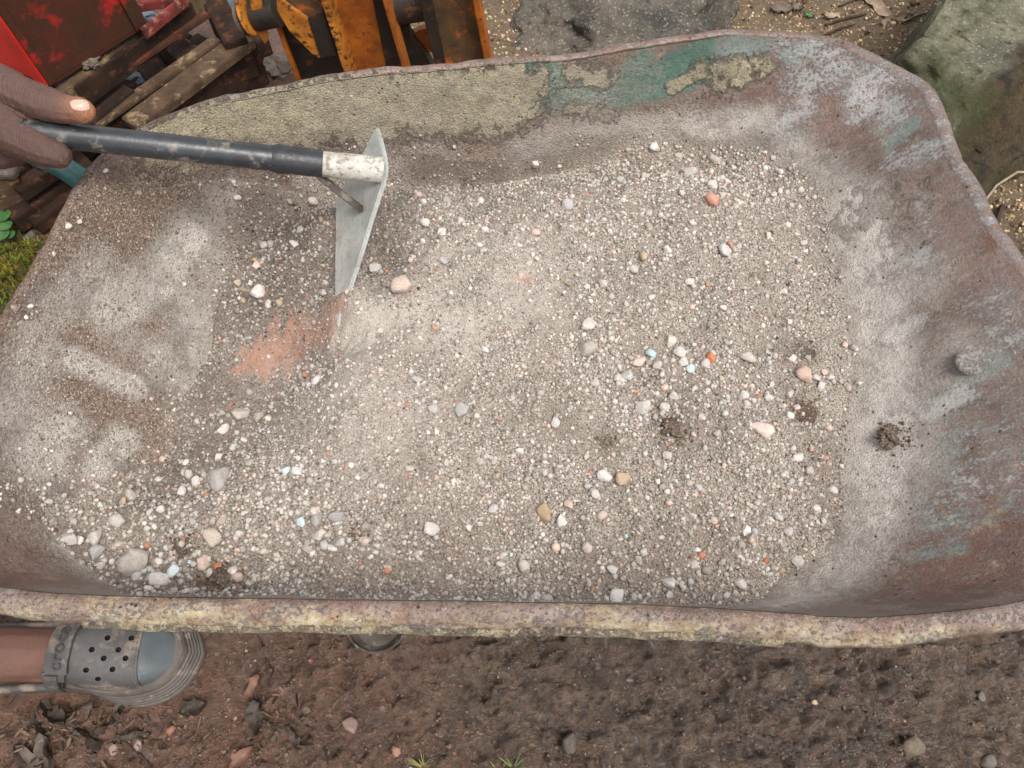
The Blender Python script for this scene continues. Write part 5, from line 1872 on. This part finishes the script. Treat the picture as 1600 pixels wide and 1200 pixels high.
def cut_boulder(name, c, rad, planes, seed, mat, label, mossf):
    v, f = ico(6)
    s = v * rad * (1 + .04 * fbm(v, 1.6, 3, .5, seed)[:, None])
    for nrm, d in planes:
        nrm = unit(nrm)
        jag = .018 * fbm(s, 4.5, 3, .55, seed + 7)
        s = s - np.maximum(s @ nrm - d - jag, 0)[:, None] * nrm * .96
    d = .014 * fbm(s, 8, 4, .55, seed + 1) - .016 * np.exp(-np.abs(fbm(s, 7, 3, .5, seed + 8)) * 14) + .012 * np.abs(fbm(s, 24, 4, .6, seed + 2)) + .005 * fbm(s, 60, 2, .6, seed + 3)
    s = s + unit_rows(s) * d[:, None]
    me_ = mesh_np(name, s, f)
    nrmv = np.zeros(len(s) * 3)
    me_.vertices.foreach_get('normal', nrmv)
    nz = nrmv.reshape(-1, 3)[:, 2]
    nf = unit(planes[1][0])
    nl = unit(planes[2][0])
    fattr(me_, 'side', sstep(s @ nf - planes[1][1] + .02 * fbm(s, 6, 3, .5, 309), -.036, -.028) * (1 - .6 * sstep(s @ nl - planes[2][1], -.05, -.02)))  # mask for the front plane: brown, with its shade put into the colour
    fattr(me_, 'moss', mossf(s, nz, v))
    return tag(obj(name, me_, mat, None, c), label, 'rock')


unit_rows = lambda a: a / (np.linalg.norm(a, axis=1)[:, None] + 1e-9)
cut_boulder('boulder', (1.42, 1.62, 0.0), .80, [((0, -.04, 1), .225), ((.572, -.73, .372), .109), ((-1, -.1, .45), .688), ((-.75, .6, .1), .328)], 301, M_ROCK,
            'large mossy boulder with dark brown, shade-tinted front beside the far right tray corner', lambda s, nz, v: .14 + .32 * fbm(s, 5, 3, .5, 306) + .24 * sstep(-s[:, 0], .42, .6) + .14 * (1 - sstep(nz, .4, .7)) + .2 * (1 - sstep(s[:, 2], .05, .14)))
boulder('boulder', (.275, 1.76, -.03), (.30, .27, .13), 317, M_ROCK2, 'low speckled grey rock behind the far rim of the wheelbarrow', .16, .1, .8)

# ------------------------------------------------------------------ rack of brown bars under the red bin
rack = thing('metal_rack', 'dark slatted rack of rusty brown bars on the ground behind the hoe handle', 'rack', U(280, 130, 0))


def beam(name, pa, pb, z, w, h, mat, parent, bevel=.002, side=1, za=None):
    a, b = U(*pa, z), U(*pb, z if za is None else za)
    d = unit(b - a)
    s = unit(np.cross([0, 0, 1], d)) * w * side
    dn_ = np.array([0, 0, -h])
    mb = MB().hexa([a + dn_, b + dn_, b + s + dn_, a + s + dn_], [a, b, b + s, a + s])
    return mb.build(name, mat, parent, False, bevel)


# bars: near top edge given in the photograph, width running away from the camera
beam('bar', (215, 200), (398, 62), .155, .052, .02, M_RUSTWOOD, rack)
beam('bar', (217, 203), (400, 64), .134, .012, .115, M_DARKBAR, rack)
beam('bar', (140, 205), (345, 62), .160, .026, .012, M_RUSTWOOD, rack)
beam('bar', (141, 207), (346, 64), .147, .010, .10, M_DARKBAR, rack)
beam('bar', (60, 262), (210, 140), .165, .030, .014, M_DARKBAR, rack)
beam('bar', (95, 152), (222, 46), .215, .030, .03, M_RUSTWOOD, rack)
beam('bar', (98, 172), (328, 20), .185, .018, .012, mat_simple('rusted_red_brown_bar', rgb(84, 56, 40), rgb(56, 36, 28), 24, .8, .5, .002, spec=.2, c3=rgb(134, 60, 46), k3=.58, s3=36), rack)
beam('bar', (118, 138), (300, 4), .215, .008, .05, M_DARKBAR, rack)
beam('bar', (222, 46), (290, -8), .245, .008, .025, M_REDBAR, rack)
beam('bar', (205, 8), (280, -4), .25, .014, .02, M_REDBAR, rack)
# bearers, plus a dark lower course added to deepen shade in the gaps
beam('bearer_or_fill', (20, 250), (420, 60), .055, .05, .055, M_DARKBAR, rack)
beam('bearer_or_fill', (350, 70), (310, -10), .17, .05, .10, M_DARKBAR, rack, side=-1)
beam('bearer_or_fill', (235, 185), (120, 90), .10, .05, .10, M_DARKBAR, rack)
beam('bearer_or_fill', (150, 260), (40, 150), .10, .05, .10, M_DARKBAR, rack)
beam('bearer_or_fill', (330, 100), (250, 20), .12, .05, .10, M_DARKBAR, rack)
for k_ in range(6):  # filler bars added to make the gaps look dark
    beam('bearer_or_fill', (40 + 46 * k_, 262 - 30 * k_), (-40 + 46 * k_, 190 - 34 * k_), .05, .06, .04, M_DARKBAR, rack)
for k_ in range(4):  # lowest layer added to darken what shows between the bars
    beam('bearer_or_fill', (20 + 52 * k_, 246 - 8 * k_), (260 + 40 * k_, 40 + 14 * k_), .022, .07, .02, M_DARKBAR, rack)
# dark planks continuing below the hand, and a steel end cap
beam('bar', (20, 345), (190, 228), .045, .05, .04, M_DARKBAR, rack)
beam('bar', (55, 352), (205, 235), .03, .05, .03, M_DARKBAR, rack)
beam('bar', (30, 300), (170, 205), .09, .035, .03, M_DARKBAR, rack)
cap_ = beam('end_block', (-40, 300), (22, 272), .11, .10, .09, M_RUSTWOOD, rack)
beam('end_block', (-40, 276), (22, 274), .125, .05, .012, M_STEELOLD, rack)
# spotted brown board leaning behind
q = [U(275, 30, .15), U(325, 22, .15)]
tag(MB().prism([q[0], q[1], q[1] + np.array([.01, .05, .22]), q[0] + np.array([-.01, .05, .22])], np.array([0, .014, -.004])).build('board', mat_simple('spotted_board', rgb(98, 84, 62), rgb(74, 62, 46), 20, .8, .4, .001, c3=rgb(48, 36, 26), k3=.58, s3=60), None, False, .002),
    'spotted brown board leaning behind the rusty bars', 'board')
# pale blue grey rags of plastic caught in the rack
M_PLASTIC = mat_simple('grey_blue_plastic', rgb(104, 118, 128), rgb(70, 80, 90), 30, 0.4, 0.4, 0.003)
for i, (u, v, z, s, lab) in enumerate([(222, 26, .17, .020, 'crumpled blue grey plastic scrap beside the red bar'), (205, 124, .04, .022, 'dark bluish plastic scrap deep between the brown bars'),
                                       (360, 8, .13, .045, 'pale bluish plastic bag piece beside the orange machine'), (440, 100, .005, .03, 'pale crumpled scrap on the red soil by the orange machine'),
                                       (285, 75, .10, .022, 'dirty white crumpled scrap lying on a brown bar'), (262, 135, .08, .022, 'dirty pale scrap hanging between two brown bars'), (140, 98, .225, .014, 'small grey knot of wire on the brown bar under the red bin')]):
    c = U(u, v, z)
    vv, ff = ico(3)
    w_ = vv * (1 + .5 * fbm(vv, 2.4, 3, .6, 400 + i)[:, None]) * np.array([1.3, 1, .45]) * s
    tag(obj('plastic_scrap', mesh_np('plastic_scrap', w_, ff, False), M_PLASTIC if i in (0, 1, 2) else M_LEAF[3], None, c), lab, 'scrap', 'scraps caught in the brown bars')

# ------------------------------------------------------------------ red bin
rc, r1, r2 = U(76, 132, .232), U(228, 36, .232), U(-20, 96, .232)
r1 = rc + (r1 - rc) * 1.0
bin_ = thing('red_bin', 'chipped red steel bin with rusted, shade-tinted dark side standing on the brown bars', 'bin', rc)
upv = np.array([-.012, .0, .36])
dA, dB = unit(r1 - rc), unit(r2 - rc)
LA, LB = np.linalg.norm(r1 - rc), .40


def wall(a, d, l, thick_dir, h0, h1, name, mat, t=.006):
    p = [a + upv * h0 / .36, a + d * l + upv * h0 / .36, a + d * l + upv * h1 / .36, a + upv * h1 / .36]
    return MB().prism(p, thick_dir * t).build(name, mat, bin_, False, .0012)


inn = unit(np.cross([0, 0, 1], dA))
wall(rc, dA, LA, inn, 0, .36, 'side_panel', M_REDDARK)
inB = unit(np.cross(dB, [0, 0, 1]))
wall(rc, dB, LB, inB, 0, .36, 'side_panel', M_RED)
wall(rc + dA * LA, dB, LB, -dA, .0, .36, 'side_panel', M_REDDARK)
wall(rc + dB * LB, dA, LA, -dB, .0, .36, 'side_panel', M_RED)
MB().prism([rc, rc + dA * LA, rc + dA * LA + dB * LB, rc + dB * LB], np.array([0, 0, -.006])).build('floor_panel', M_REDDARK, bin_)
# corner flange, edge strips
MB().box(rc + upv * .5 + dB * .012 - inn * 0 - inB * .004, upv * .5, dB * .014, inB * .003).build('corner_flange', M_RED, bin_, False, .001)
MB().box(rc + upv * .5 + dA * .006 - inn * .003, upv * .5, dA * .007, inn * .0025).build('corner_flange', M_REDDARK, bin_, False, .001)
MB().box(rc + dA * (LA - .014) + upv * .5 - inn * .004, upv * .5, dA * .014, inn * .003).build('edge_strip', M_REDDARK, bin_, False, .001)
MB().box(rc + dA * LA * .5 + upv * 1.0 - inn * .004, dA * LA * .5, np.array([0, 0, .012]), inn * .008).build('top_rim', M_RED, bin_, False, .001)
MB().box(rc + dB * LB * .5 + upv * 1.0 - inB * .004, dB * LB * .5, np.array([0, 0, .012]), inB * .008).build('top_rim', M_RED, bin_, False, .001)

# ------------------------------------------------------------------ orange machine
mach = thing('machine_frame', 'rusty orange steel machine frame with channel posts standing behind the tray', 'machine', U(620, 140, 0))


def post_pts(u0, u1, y):
    """point pairs of an upright: where it meets the ground and where it leaves the picture's top"""
    pass


def onplane(u, v, y):
    d = ray(u, v)
    t = y / d[1]
    return np.array([0, 0, CAM_H]) + d * t


def plate(poly_px, y, depth, name, mat, dz=.0, bev=.0015, skew=0.0, parent=None):
    """a steel plate standing at distance y, outline from the photograph, with real thickness going away"""
    p = [onplane(u, v, y) for u, v in poly_px]
    return MB().prism(p, np.array([skew, depth, dz])).build(name, mat, parent or mach, False, bev)


def ext(pa, pb, k0, k1):
    """extend a photographed edge beyond both ends"""
    pa, pb = np.array(pa, float), np.array(pb, float)
    d = pb - pa
    return pa - d * k0, pb + d * k1


def strip(a0, a1, b0, b1, y, depth, name, mat, k0=1.6, k1=.36, **kw):
    """upright strip between two photographed edges (top,bottom pairs)"""
    pa, qa = ext(a0, a1, k0, k1)
    pb, qb = ext(b0, b1, k0, k1)
    return plate([pa, pb, qb, qa], y, depth, name, mat, **kw)


YM = 1.40
# channel post: web, two flanges that come forward
strip((512, 0), (548, 114), (583, 0), (605, 107), YM, .010, 'web', M_ORANGE)
strip((501, 0), (538, 116), (513, 0), (549, 114), YM - .05, .058, 'flange', M_YELLOW, k1=.25)
strip((597, 0), (628, 106), (602, 0), (632, 105), YM - .05, .058, 'flange', M_ORANGE, k1=.25)
strip((583, 0), (604, 107), (598, 0), (629, 106), YM - .004, .012, 'flange_root', M_DARKSTEEL)
# right post
strip((672, 0), (694, 102), (742, 0), (764, 94), YM, .010, 'web', M_BLACKWORN)
strip((655, 0), (680, 104), (673, 0), (695, 102), YM - .02, .030, 'flange', M_DARKSTEEL, k1=.3)
strip((738, 0), (757, 97), (748, 0), (767, 94), YM - .03, .042, 'flange', M_ORANGE, k1=.3)
# shaft between the posts, low orange shoe on the ground
ca, cb = onplane(606, 12, YM + .03), onplane(668, 2, YM + .03)
MB().tube([ca, cb], .036, 20).build('cross_shaft', M_DARKSTEEL, mach, True)
plate([(634, 62), (655, 48), (676, 44), (676, 82), (660, 84)], YM + .05, .02, 'shoe', M_ORANGE)
plate([(596, 40), (640, 38), (640, 55), (664, 84), (678, 110), (600, 122)], YM + .03, .03, 'dark_gap_plate', M_DARKSTEEL)  # dark plate closing the gap between the posts
# wedge block with amber face, dark end and top
YW = YM - .035
plate([(431, -12), (447, 6), (479, 28), (500, 92), (490, 87), (452, 50), (432, 16)], YW, .07, 'wedge_face', M_YELLOW, skew=.05)
plate([(480, 28), (506, 22), (527, 86), (501, 92)], YW - .003, .06, 'wedge_end', M_DARKSTEEL, skew=.02)
plate([(436, -14), (506, -22), (505, 22), (480, 27), (448, 4)], YW + .004, .05, 'wedge_top', M_BLACKWORN, dz=-.01)
# lug plate with pin and washer
plate([(378, -60), (398, -60), (420, 62), (414, 70), (399, 46)], YW + .01, .02, 'lug_plate', M_YELLOW, skew=-.004)
pa_, pb_ = onplane(398, 24, YW + .03), onplane(434, 16, YW + .03)
MB().tube([pa_, pb_], .031, 24).build('pin', M_DARKSTEEL, mach, True)
pw = onplane(387, 22, YW + .02)
ddp = unit(pb_ - pa_)
MB().tube([pw - ddp * .003, pw + ddp * .003], .041, 28).build('washer', M_YELLOW, mach, False, .001)
pw2 = onplane(378, 28, YW + .015)
MB().tube([pw2 - ddp * .003, pw2 + ddp * .004], .033, 28).build('pin_head', M_STEELOLD, mach, False, .001)
# thin standing bar and dark web below the wedge
strip((430, 40), (462, 128), (437, 40), (470, 126), YM - .01, .010, 'side_bar', M_ORANGE, k0=.2, k1=.2)
plate([(437, 40), (530, 40), (545, 118), (560, 150), (478, 150), (468, 124)], YM + .012, .012, 'dark_web', M_DARKSTEEL)

# ------------------------------------------------------------------ sand grains on the far soil
n = 21000
pxs = np.column_stack([rng.uniform(420, 1900, n), rng.uniform(-60, 430, n)])
gp = np.array([U(u, v, 0) for u, v in pxs])
dens_ok = (rng.random(n) < sstep(gp[:, 1] + .25 * gp[:, 0] + .06 * fbm(gp[:, :2], 5, 3, .5, 5), 1.12, 1.3)) & (gp[:, 0] > -.35) & (gp[:, 1] > .85)
gp = gp[dens_ok]
gp[:, 2] = [gz(x, y) for x, y, _ in gp]
n = len(gp)
rad = .0017 * np.exp(np.abs(rng.normal(0, .5, n)))
colr = np.array([180, 154, 120])[None] + rng.normal(0, 26, (n, 1)) + rng.normal(0, 5, (n, 3))
t_ = rng.random(n)
colr[t_ < .14] = np.array([196, 172, 138])
colr[t_ > .86] = np.array([94, 72, 52])
grains('sand_grains', gp, rad, srgb(np.clip(colr, 20, 230)), M_GRAIN, 'coarse tan sand grains on the soil behind the wheelbarrow', 'sand grains')
# crumbs in the near mud
n = 7000
pxs = np.column_stack([rng.uniform(0, 1600, n), rng.uniform(985, 1200, n)])
gp = np.array([U(u, v, 0) for u, v in pxs])
nz_ = fbm(gp[:, :2], 9, 3, .6, 6)
gp = gp[(rng.random(n) < np.clip(.28 + .5 * nz_ + .35 * (gp[:, 0] < -.25), .04, 1)) & ~((gp[:, 0] < -.46) & (np.abs(gp[:, 1] - .185) < .075))]
gp[:, 2] = [gz(x, y) for x, y, _ in gp]
n = len(gp)
rad = .0011 * np.exp(np.abs(rng.normal(0, .5, n)))
colr = np.array([108, 86, 71])[None] + rng.normal(0, 10, (n, 1))
t_ = rng.random(n)
colr[t_ < .03] = np.array([160, 138, 120])
colr[t_ > .99] = np.array([150, 92, 74])
grains('mud_crumbs', gp, rad, srgb(np.clip(colr, 20, 230)), make_vcol_mat('wet_crumb', .6, 300, .3, spec=.5), 'small wet crumbs and grit on the near mud', 'mud crumbs', .35)

# ------------------------------------------------------------------ moss, plants, grass, leaves, twigs
def moss_patch(name, L, n, label):
    P_, C_ = [], []
    V, F = [], []
    for k in range(n):
        (u, v), r = L[int(rng.integers(len(L)))]
        q = U(u, v, 0)
        a, rr = rng.uniform(0, 6.28), r * math.sqrt(rng.random()) * (1 + .3 * rng.normal())
        x, y = q[0] + rr * math.cos(a) * 1.2, q[1] + rr * math.sin(a) * .8
        z = gz(x, y) + .004 * rng.random()
        h = rng.uniform(.003, .010)
        w = rng.uniform(.0012, .003)
        an = rng.uniform(0, 6.28)
        lx, ly = rng.normal(0, .005, 2)
        i0 = len(V)
        V += [(x - w * math.cos(an), y - w * math.sin(an), z - .002), (x + w * math.cos(an), y + w * math.sin(an), z - .002), (x + lx, y + ly, z + h)]
        F.append((i0, i0 + 1, i0 + 2))
        c = np.array([136, 132, 52]) + rng.normal(0, 18, 3) * np.array([1, 1, .6])
        if rng.random() < .3:
            c = np.array([96, 92, 44]) + rng.normal(0, 10, 3)
        C_ += [c] * 3
    me_ = mesh_np(name, np.array(V), np.array(F), True)
    cattr(me_, 'Col', srgb(np.clip(C_, 20, 230)))
    return tag(obj(name, me_, M_MOSS), label, 'moss', kind='stuff')


moss_patch('moss', [((20, 420), .06), ((40, 395), .04), ((0, 450), .07), ((30, 350), .02), ((-40, 420), .08)], 6000, 'yellow green moss on the soil left of the wheelbarrow')


def leaf(name, c, L, W, yaw, pitch, roll, mat, label, curl=.3, group=None, cat='leaf', tipy=.9, seed=0, stem=True, crump=.05):
    nl, nw = 9, 5
    r_ = np.random.default_rng(500 + seed)
    V, F = [], []
    bend = r_.uniform(.5, 1.3) * curl
    for a in range(nl):
        s = a / (nl - 1)
        wdt = W * (math.sin(math.pi * s ** tipy) ** .8 if 0 < s < 1 else .02)
        for b in range(nw):
            t = b / (nw - 1) * 2 - 1
            V.append(((s - .5) * L * (1 + .04 * r_.normal()), t * wdt / 2 * (1 + .22 * r_.normal()), curl * W * (t * t * .55 - .2) + bend * L * .35 * (s - .5) ** 2 + crump * W * r_.normal()))
    for a in range(nl - 1):
        for b in range(nw - 1):
            F.append((a * nw + b, (a + 1) * nw + b, (a + 1) * nw + b + 1, a * nw + b + 1))
    V = np.array(V)
    n0 = len(V)
    V = np.vstack([V, V + np.array([0, 0, -.0006])])      # real thickness
    F2 = F + [tuple(i + n0 for i in f[::-1]) for f in F]
    M = np.array(Matrix.Rotation(yaw, 3, 'Z') @ Matrix.Rotation(pitch, 3, 'Y') @ Matrix.Rotation(roll, 3, 'X'))
    mb = MB().add(V @ M.T, F2)
    if stem:
        p = V[2] @ M.T
        d = (V[nw * 4 + 2] - V[2]) @ M.T
        mb.tube([p + d * 1.6, p, p - d * .55 + np.array([0, 0, .002])], [.0005, .0009, .0007], 5)
    return tag(mb.build(name, mat, None, True, loc=c), label, cat, group)


LG = 'dead leaves lying on the mud'
leafs = [(398, 1075, .050, .026, -1.9, .15, .2, 0, 'red brown dead leaf right of the clog in the mud'),
         (410, 1030, .048, .018, -1.3, .3, .6, 3, 'narrow curled leaf above the red brown leaf'),
         (100, 1120, .075, .03, 2.6, .3, .5, 1, 'dark crumpled leaf directly below the clog'),
         (135, 1112, .06, .03, .6, -.4, .9, 3, 'grey crumpled leaf below the clog strap'),
         (85, 1165, .09, .028, 2.2, .1, -.5, 3, 'long grey rotting leaf at the near left'),
         (175, 1130, .07, .03, 1.1, .4, -.8, 1, 'dark ribbed leaf with visible veins below the clog toe'),
         (150, 1155, .06, .03, -.6, .2, 1.1, 1, 'dark leaf rolled on its side below the clog'),
         (60, 1195, .08, .03, 2.4, .0, .4, 3, 'grey leaf at the bottom left edge of the mud'),
         (215, 1150, .05, .02, .2, .3, .4, 1, 'dark wet leaf scrap right of the ribbed leaf'),
         (375, 1185, .055, .022, .8, .1, .2, 0, 'brown leaf with tan underside at the bottom edge'),
         (402, 1120, .06, .028, -1.4, .15, .3, 1, 'dark wet leaf below the red brown leaf'),
         (300, 1105, .05, .03, .4, .1, .2, 1, 'blackish wet leaf flat in the mud right of the clog toe'),
         (460, 1150, .05, .02, -.9, .2, .6, 1, 'dark leaf in the mud near the bottom edge')]
for i, (u, v, L, W, yw, pt, rl, mk, lab) in enumerate(leafs):
    p = G(u, v)
    leaf('dead_leaf', p + np.array([0, 0, .009]), L * .85, W * .85, yw, pt, rl, M_LEAF[mk], lab, .6, LG, seed=i, crump=.05 if mk == 0 else .13)
LG2 = 'dead leaves lying on the far sand'
for i, (u, v, L, W, yw, pt, rl, mk, lab) in enumerate([(1372, 15, .12, .03, -.9, .1, .3, 2, 'long pale curled dead leaf near the mossy boulder'), (1400, 30, .10, .03, .35, .05, .9, 2, 'pale folded leaf lying against the mossy boulder'),
                                                     (1220, 15, .06, .03, .1, .1, .2, 3, 'grey leaf in the middle of the far sand'), (1248, 10, .05, .03, .9, .2, -.2, 3, 'grey leaf right of another on the far sand'),
                                                     (1133, 38, .05, .026, .5, .3, .3, 3, 'grey leaf just behind the tray rim'), (1300, 26, .05, .018, .2, .1, .2, 2, 'light tan leaf scrap on the far sand'),
                                                     (1358, 48, .03, .012, .9, .3, .4, 3, 'small dark leaf below the pale folded leaf'), (1265, 22, .026, .014, -.4, .1, .1, None, 'small green leaf scrap on the far sand')]):
    p = G(u, v)
    leaf('dead_leaf' if mk is not None else 'green_leaf', p + np.array([0, 0, .006]), L, W, yw, pt, rl, M_PLANT if mk is None else M_LEAF[mk], lab, .5, LG2, seed=40 + i)
tg2 = [(1285, 55, 1335, 40, .0032, 'dark twig pointing at the tray rim on the far sand'), (1290, 38, 1352, 26, .004, 'thicker dark twig above the other on the far sand'), (1310, 12, 1350, 0, .003, 'twig at the top of the far sand'), (1410, 36, 1450, 18, .003, 'twig lying by the mossy boulder')]
for u0, v0, u1, v1, r, lab in tg2:
    a, b = G(u0, v0), G(u1, v1)
    m_ = (a + b) / 2 + np.array([.005, .005, .006])
    tag(MB().tube([a + [0, 0, .004], m_, b + [0, 0, .006]], [r * .8, r, r * .6], 7).build('twig', M_TWIG, None, True), lab, 'twig', 'twigs on the far sand')
for i, (pts, r, lab) in enumerate([([(405, 995), (412, 1030), (425, 1045), (420, 1070)], .0014, 'thin dark stem curving beside the red brown leaf'), ([(810, 1075), (850, 1070), (880, 1068), (900, 1075)], .0010, 'thin root lying across the near mud'),
                                   ([(455, 1110), (480, 1135), (505, 1160), (515, 1195)], .0016, 'dark bent twig in the near left mud'), ([(650, 1160), (670, 1140), (682, 1133)], .0008, 'short straw beside the dry grass tuft'),
                                   ([(150, 1150), (170, 1120), (185, 1105)], .0010, 'thin dark stalk among the rotting leaves'), ([(200, 1160), (225, 1185), (235, 1200)], .0014, 'dark stalk at the bottom left of the mud'), ([(10, 1105), (30, 1080), (42, 1065)], .0012, 'thin stalk under the heel of the clog')]):
    p = [G(u, v) + np.array([0, 0, .004]) for u, v in pts]
    tag(MB().tube(p, r, 6).build('twig', M_TWIG, None, True), lab, 'twig', 'stems and twigs in the near mud')
# rotting litter: shreds and fibres under the clog
V, F, C_ = [], [], []
for k in range(300):
    u, v = rng.normal(140, 75), rng.normal(1150, 40)
    if rng.random() < .3:
        u, v = rng.normal(440, 50), rng.normal(1140, 40)
    if v < 1105 and u < 330:
        continue
    p = G(u, v)
    L_ = rng.uniform(.005, .020)
    w_ = rng.uniform(.0005, .0028)
    an = rng.uniform(0, 6.28)
    d_ = np.array([math.cos(an), math.sin(an), rng.normal(0, .35)])
    q_ = np.array([-math.sin(an), math.cos(an), rng.normal(0, .6)]) * w_
    z_ = np.array([0, 0, rng.uniform(.003, .011)])
    i0 = len(V)
    for t in (-.5, 0, .5):
        o_ = p + z_ + d_ * L_ * t + np.array([0, 0, .003 * rng.normal()])
        V += [o_ - q_ * (1 - abs(t)), o_ + q_ * (1 - abs(t)), o_ + np.array([0, 0, -.0008])]
    for a in (0, 3):
        F += [(i0 + a, i0 + a + 1, i0 + a + 4), (i0 + a, i0 + a + 4, i0 + a + 3), (i0 + a + 1, i0 + a + 2, i0 + a + 5), (i0 + a + 1, i0 + a + 5, i0 + a + 4), (i0 + a + 2, i0 + a, i0 + a + 3), (i0 + a + 2, i0 + a + 3, i0 + a + 5)]
    c = [np.array([72, 60, 49]), np.array([98, 82, 68]), np.array([54, 45, 38]), np.array([112, 88, 70])][int(rng.integers(4))] + rng.normal(0, 6)
    C_ += [c] * 9
me = mesh_np('leaf_litter', np.array(V), np.array(F), False)
cattr(me, 'Col', srgb(np.clip(C_, 15, 220)))
tag(obj('leaf_litter', me, make_vcol_mat('litter', .6, 300, .3)), 'dark rotting shreds of leaves and fibres on the near mud', 'leaf litter', kind='stuff')
# arching dry root beside the right boulder
p = [G(1532, 322) + [0, 0, .0], G(1545, 305) + [0, 0, .03], G(1570, 293) + [0, 0, .045], G(1600, 290) + [0, 0, .04], G(1640, 300)]
tag(MB().tube(p, .0028, 7).build('root', M_LEAF[2], None, True), 'pale thin root arching over the soil by the right rim', 'root')
p = [G(1560, 330) + [0, 0, .01], G(1555, 350) + [0, 0, .015], G(1552, 370)]
tag(MB().tube(p, .006, 7).build('twig', M_TWIG, None, True), 'short dark twig on the soil beside the right rim', 'twig')


def tuft(c, blades, label, mats):
    t = thing('grass_tuft', label, 'grass tuft', c, 'grass tufts in the near mud')
    for k in range(blades):
        an = rng.uniform(0, 6.28)
        ln = rng.uniform(.018, .038)
        lean = rng.uniform(.2, .8)
        d = np.array([math.cos(an), math.sin(an), 0])
        s = np.cross(d, [0, 0, 1]) * rng.uniform(.0007, .0013)
        V, F = [], []
        for a in range(6):
            q = a / 5
            p_ = c + d * (ln * lean * q + .004) + np.array([0, 0, ln * (q - .55 * lean * q * q)])
            wq = (1 - q) ** .6
            V += [p_ - s * wq, p_ + s * wq, p_ + s * wq * .4 + np.array([0, 0, -.0006])]
        for a in range(5):
            F += [(a * 3, a * 3 + 1, a * 3 + 4, a * 3 + 3), (a * 3 + 1, a * 3 + 2, a * 3 + 5, a * 3 + 4), (a * 3 + 2, a * 3, a * 3 + 3, a * 3 + 5)]
        mb = MB().add(V, F)
        mb.build('blade_of_grass', mats[int(rng.integers(len(mats)))], t, True)
    return t


tuft(G(662, 1200), 20, 'dry yellow grass tuft at the bottom edge of the mud', [M_STRAW, M_STRAW, M_GRASS])
tuft(G(802, 1201), 14, 'green grass tuft at the bottom edge of the mud', [M_GRASS])
tuft(G(776, 1202), 5, 'few thin blades of grass left of the green tuft', [M_STRAW])
# young plant at the left
pc = G(8, 372)
pl = thing('young_plant', 'small bright green seedling beside the moss at the left', 'plant', pc)
MB().tube([pc, pc + np.array([.004, 0, .03]), pc + np.array([0, .006, .06])], .0015, 6).build('stem', M_PLANT, pl, True)
for k, (u, v, s) in enumerate([(3, 336, .020), (8, 352, .016), (2, 366, .018), (14, 366, .014), (-8, 345, .02), (-14, 362, .018)]):
    p = U(u, v, .045 - .006 * k)
    a = [p + s * np.array([math.cos(t) * 1.0, math.sin(t) * .8, .12 * math.cos(2 * t)]) for t in np.linspace(0, 6.28, 12, endpoint=False)]
    mb = MB().prism(a, np.array([0, 0, .0012]))
    mb.tube([p, p * .5 + (pc + np.array([.003, .003, .03])) * .5, pc + np.array([.002, .003, .02])], .0009, 5)
    mb.build('leaf', M_PLANT, pl, True)
# stones: by the moss, and bits in the near mud
for i, (u, v, s, kind, lab) in enumerate([(47, 372, .012, 'grey', 'small dark grey stone beside the moss'), (548, 1132, .011, 'pinkish', 'pink crumbly stone in the near mud'), (215, 1165, .010, 'orange', 'reddish brick bit below the clog toe'), (180, 1172, .008, 'orange', 'smaller reddish brick bit among the leaves'),
                                        (262, 1138, .010, 'pinkish', 'pinkish brick crumb right of the rotting leaves'), (1270, 1098, .004, 'tan', 'tiny yellow speck in the middle of the near mud'), (618, 1172, .008, 'pinkish', 'small pink stone left of the dry grass'),
                                        (1535, 1088, .008, 'pale blue', 'small grey stone in the right mud'), (362, 1178, .007, 'orange', 'reddish crumb beside the brown leaf at the bottom'), (985, 1062, .008, 'grey', 'grey stone under the middle of the near rim'),
                                        (890, 1160, .014, 'grey', 'dark rounded stone sunk in the near mud'), (1430, 1165, .016, 'grey', 'greenish grey stone flush with the right mud'), (1550, 1190, .014, 'pale grey', 'larger grey stone at the bottom right of the mud')]):
    p = G(u, v)
    place_pebble(p, s, {'pinkish': 'muddy pinkish', 'orange': 'muddy pinkish', 'tan': 'tan'}.get(kind, 'muddy grey'), lab, 'small stones on the ground', .75)
# chips and grit sitting on the left rim
for i, (u, v, s, lab) in enumerate([(119, 347, .005, 'white grit pebble on the left rim'), (102, 354, .0055, 'oblong white grit pebble lower on the left rim'), (79, 398, .0042, 'lone white grit bit on the left rim'), (43, 480, .005, 'round white grit bit near the left end of the rim'), (36, 497, .004, 'lowest white grit bit on the left rim'), (160, 268, .005, 'white grit bit on the rim beside the green handle')]):
    p = T(u + 6, v)
    place_pebble(p, s * .66, 'whitish', lab, 'grit bits on the left rim', .3)
print('objects', len(bpy.data.objects), 'tris', sum(len(m.polygons) for m in bpy.data.meshes))
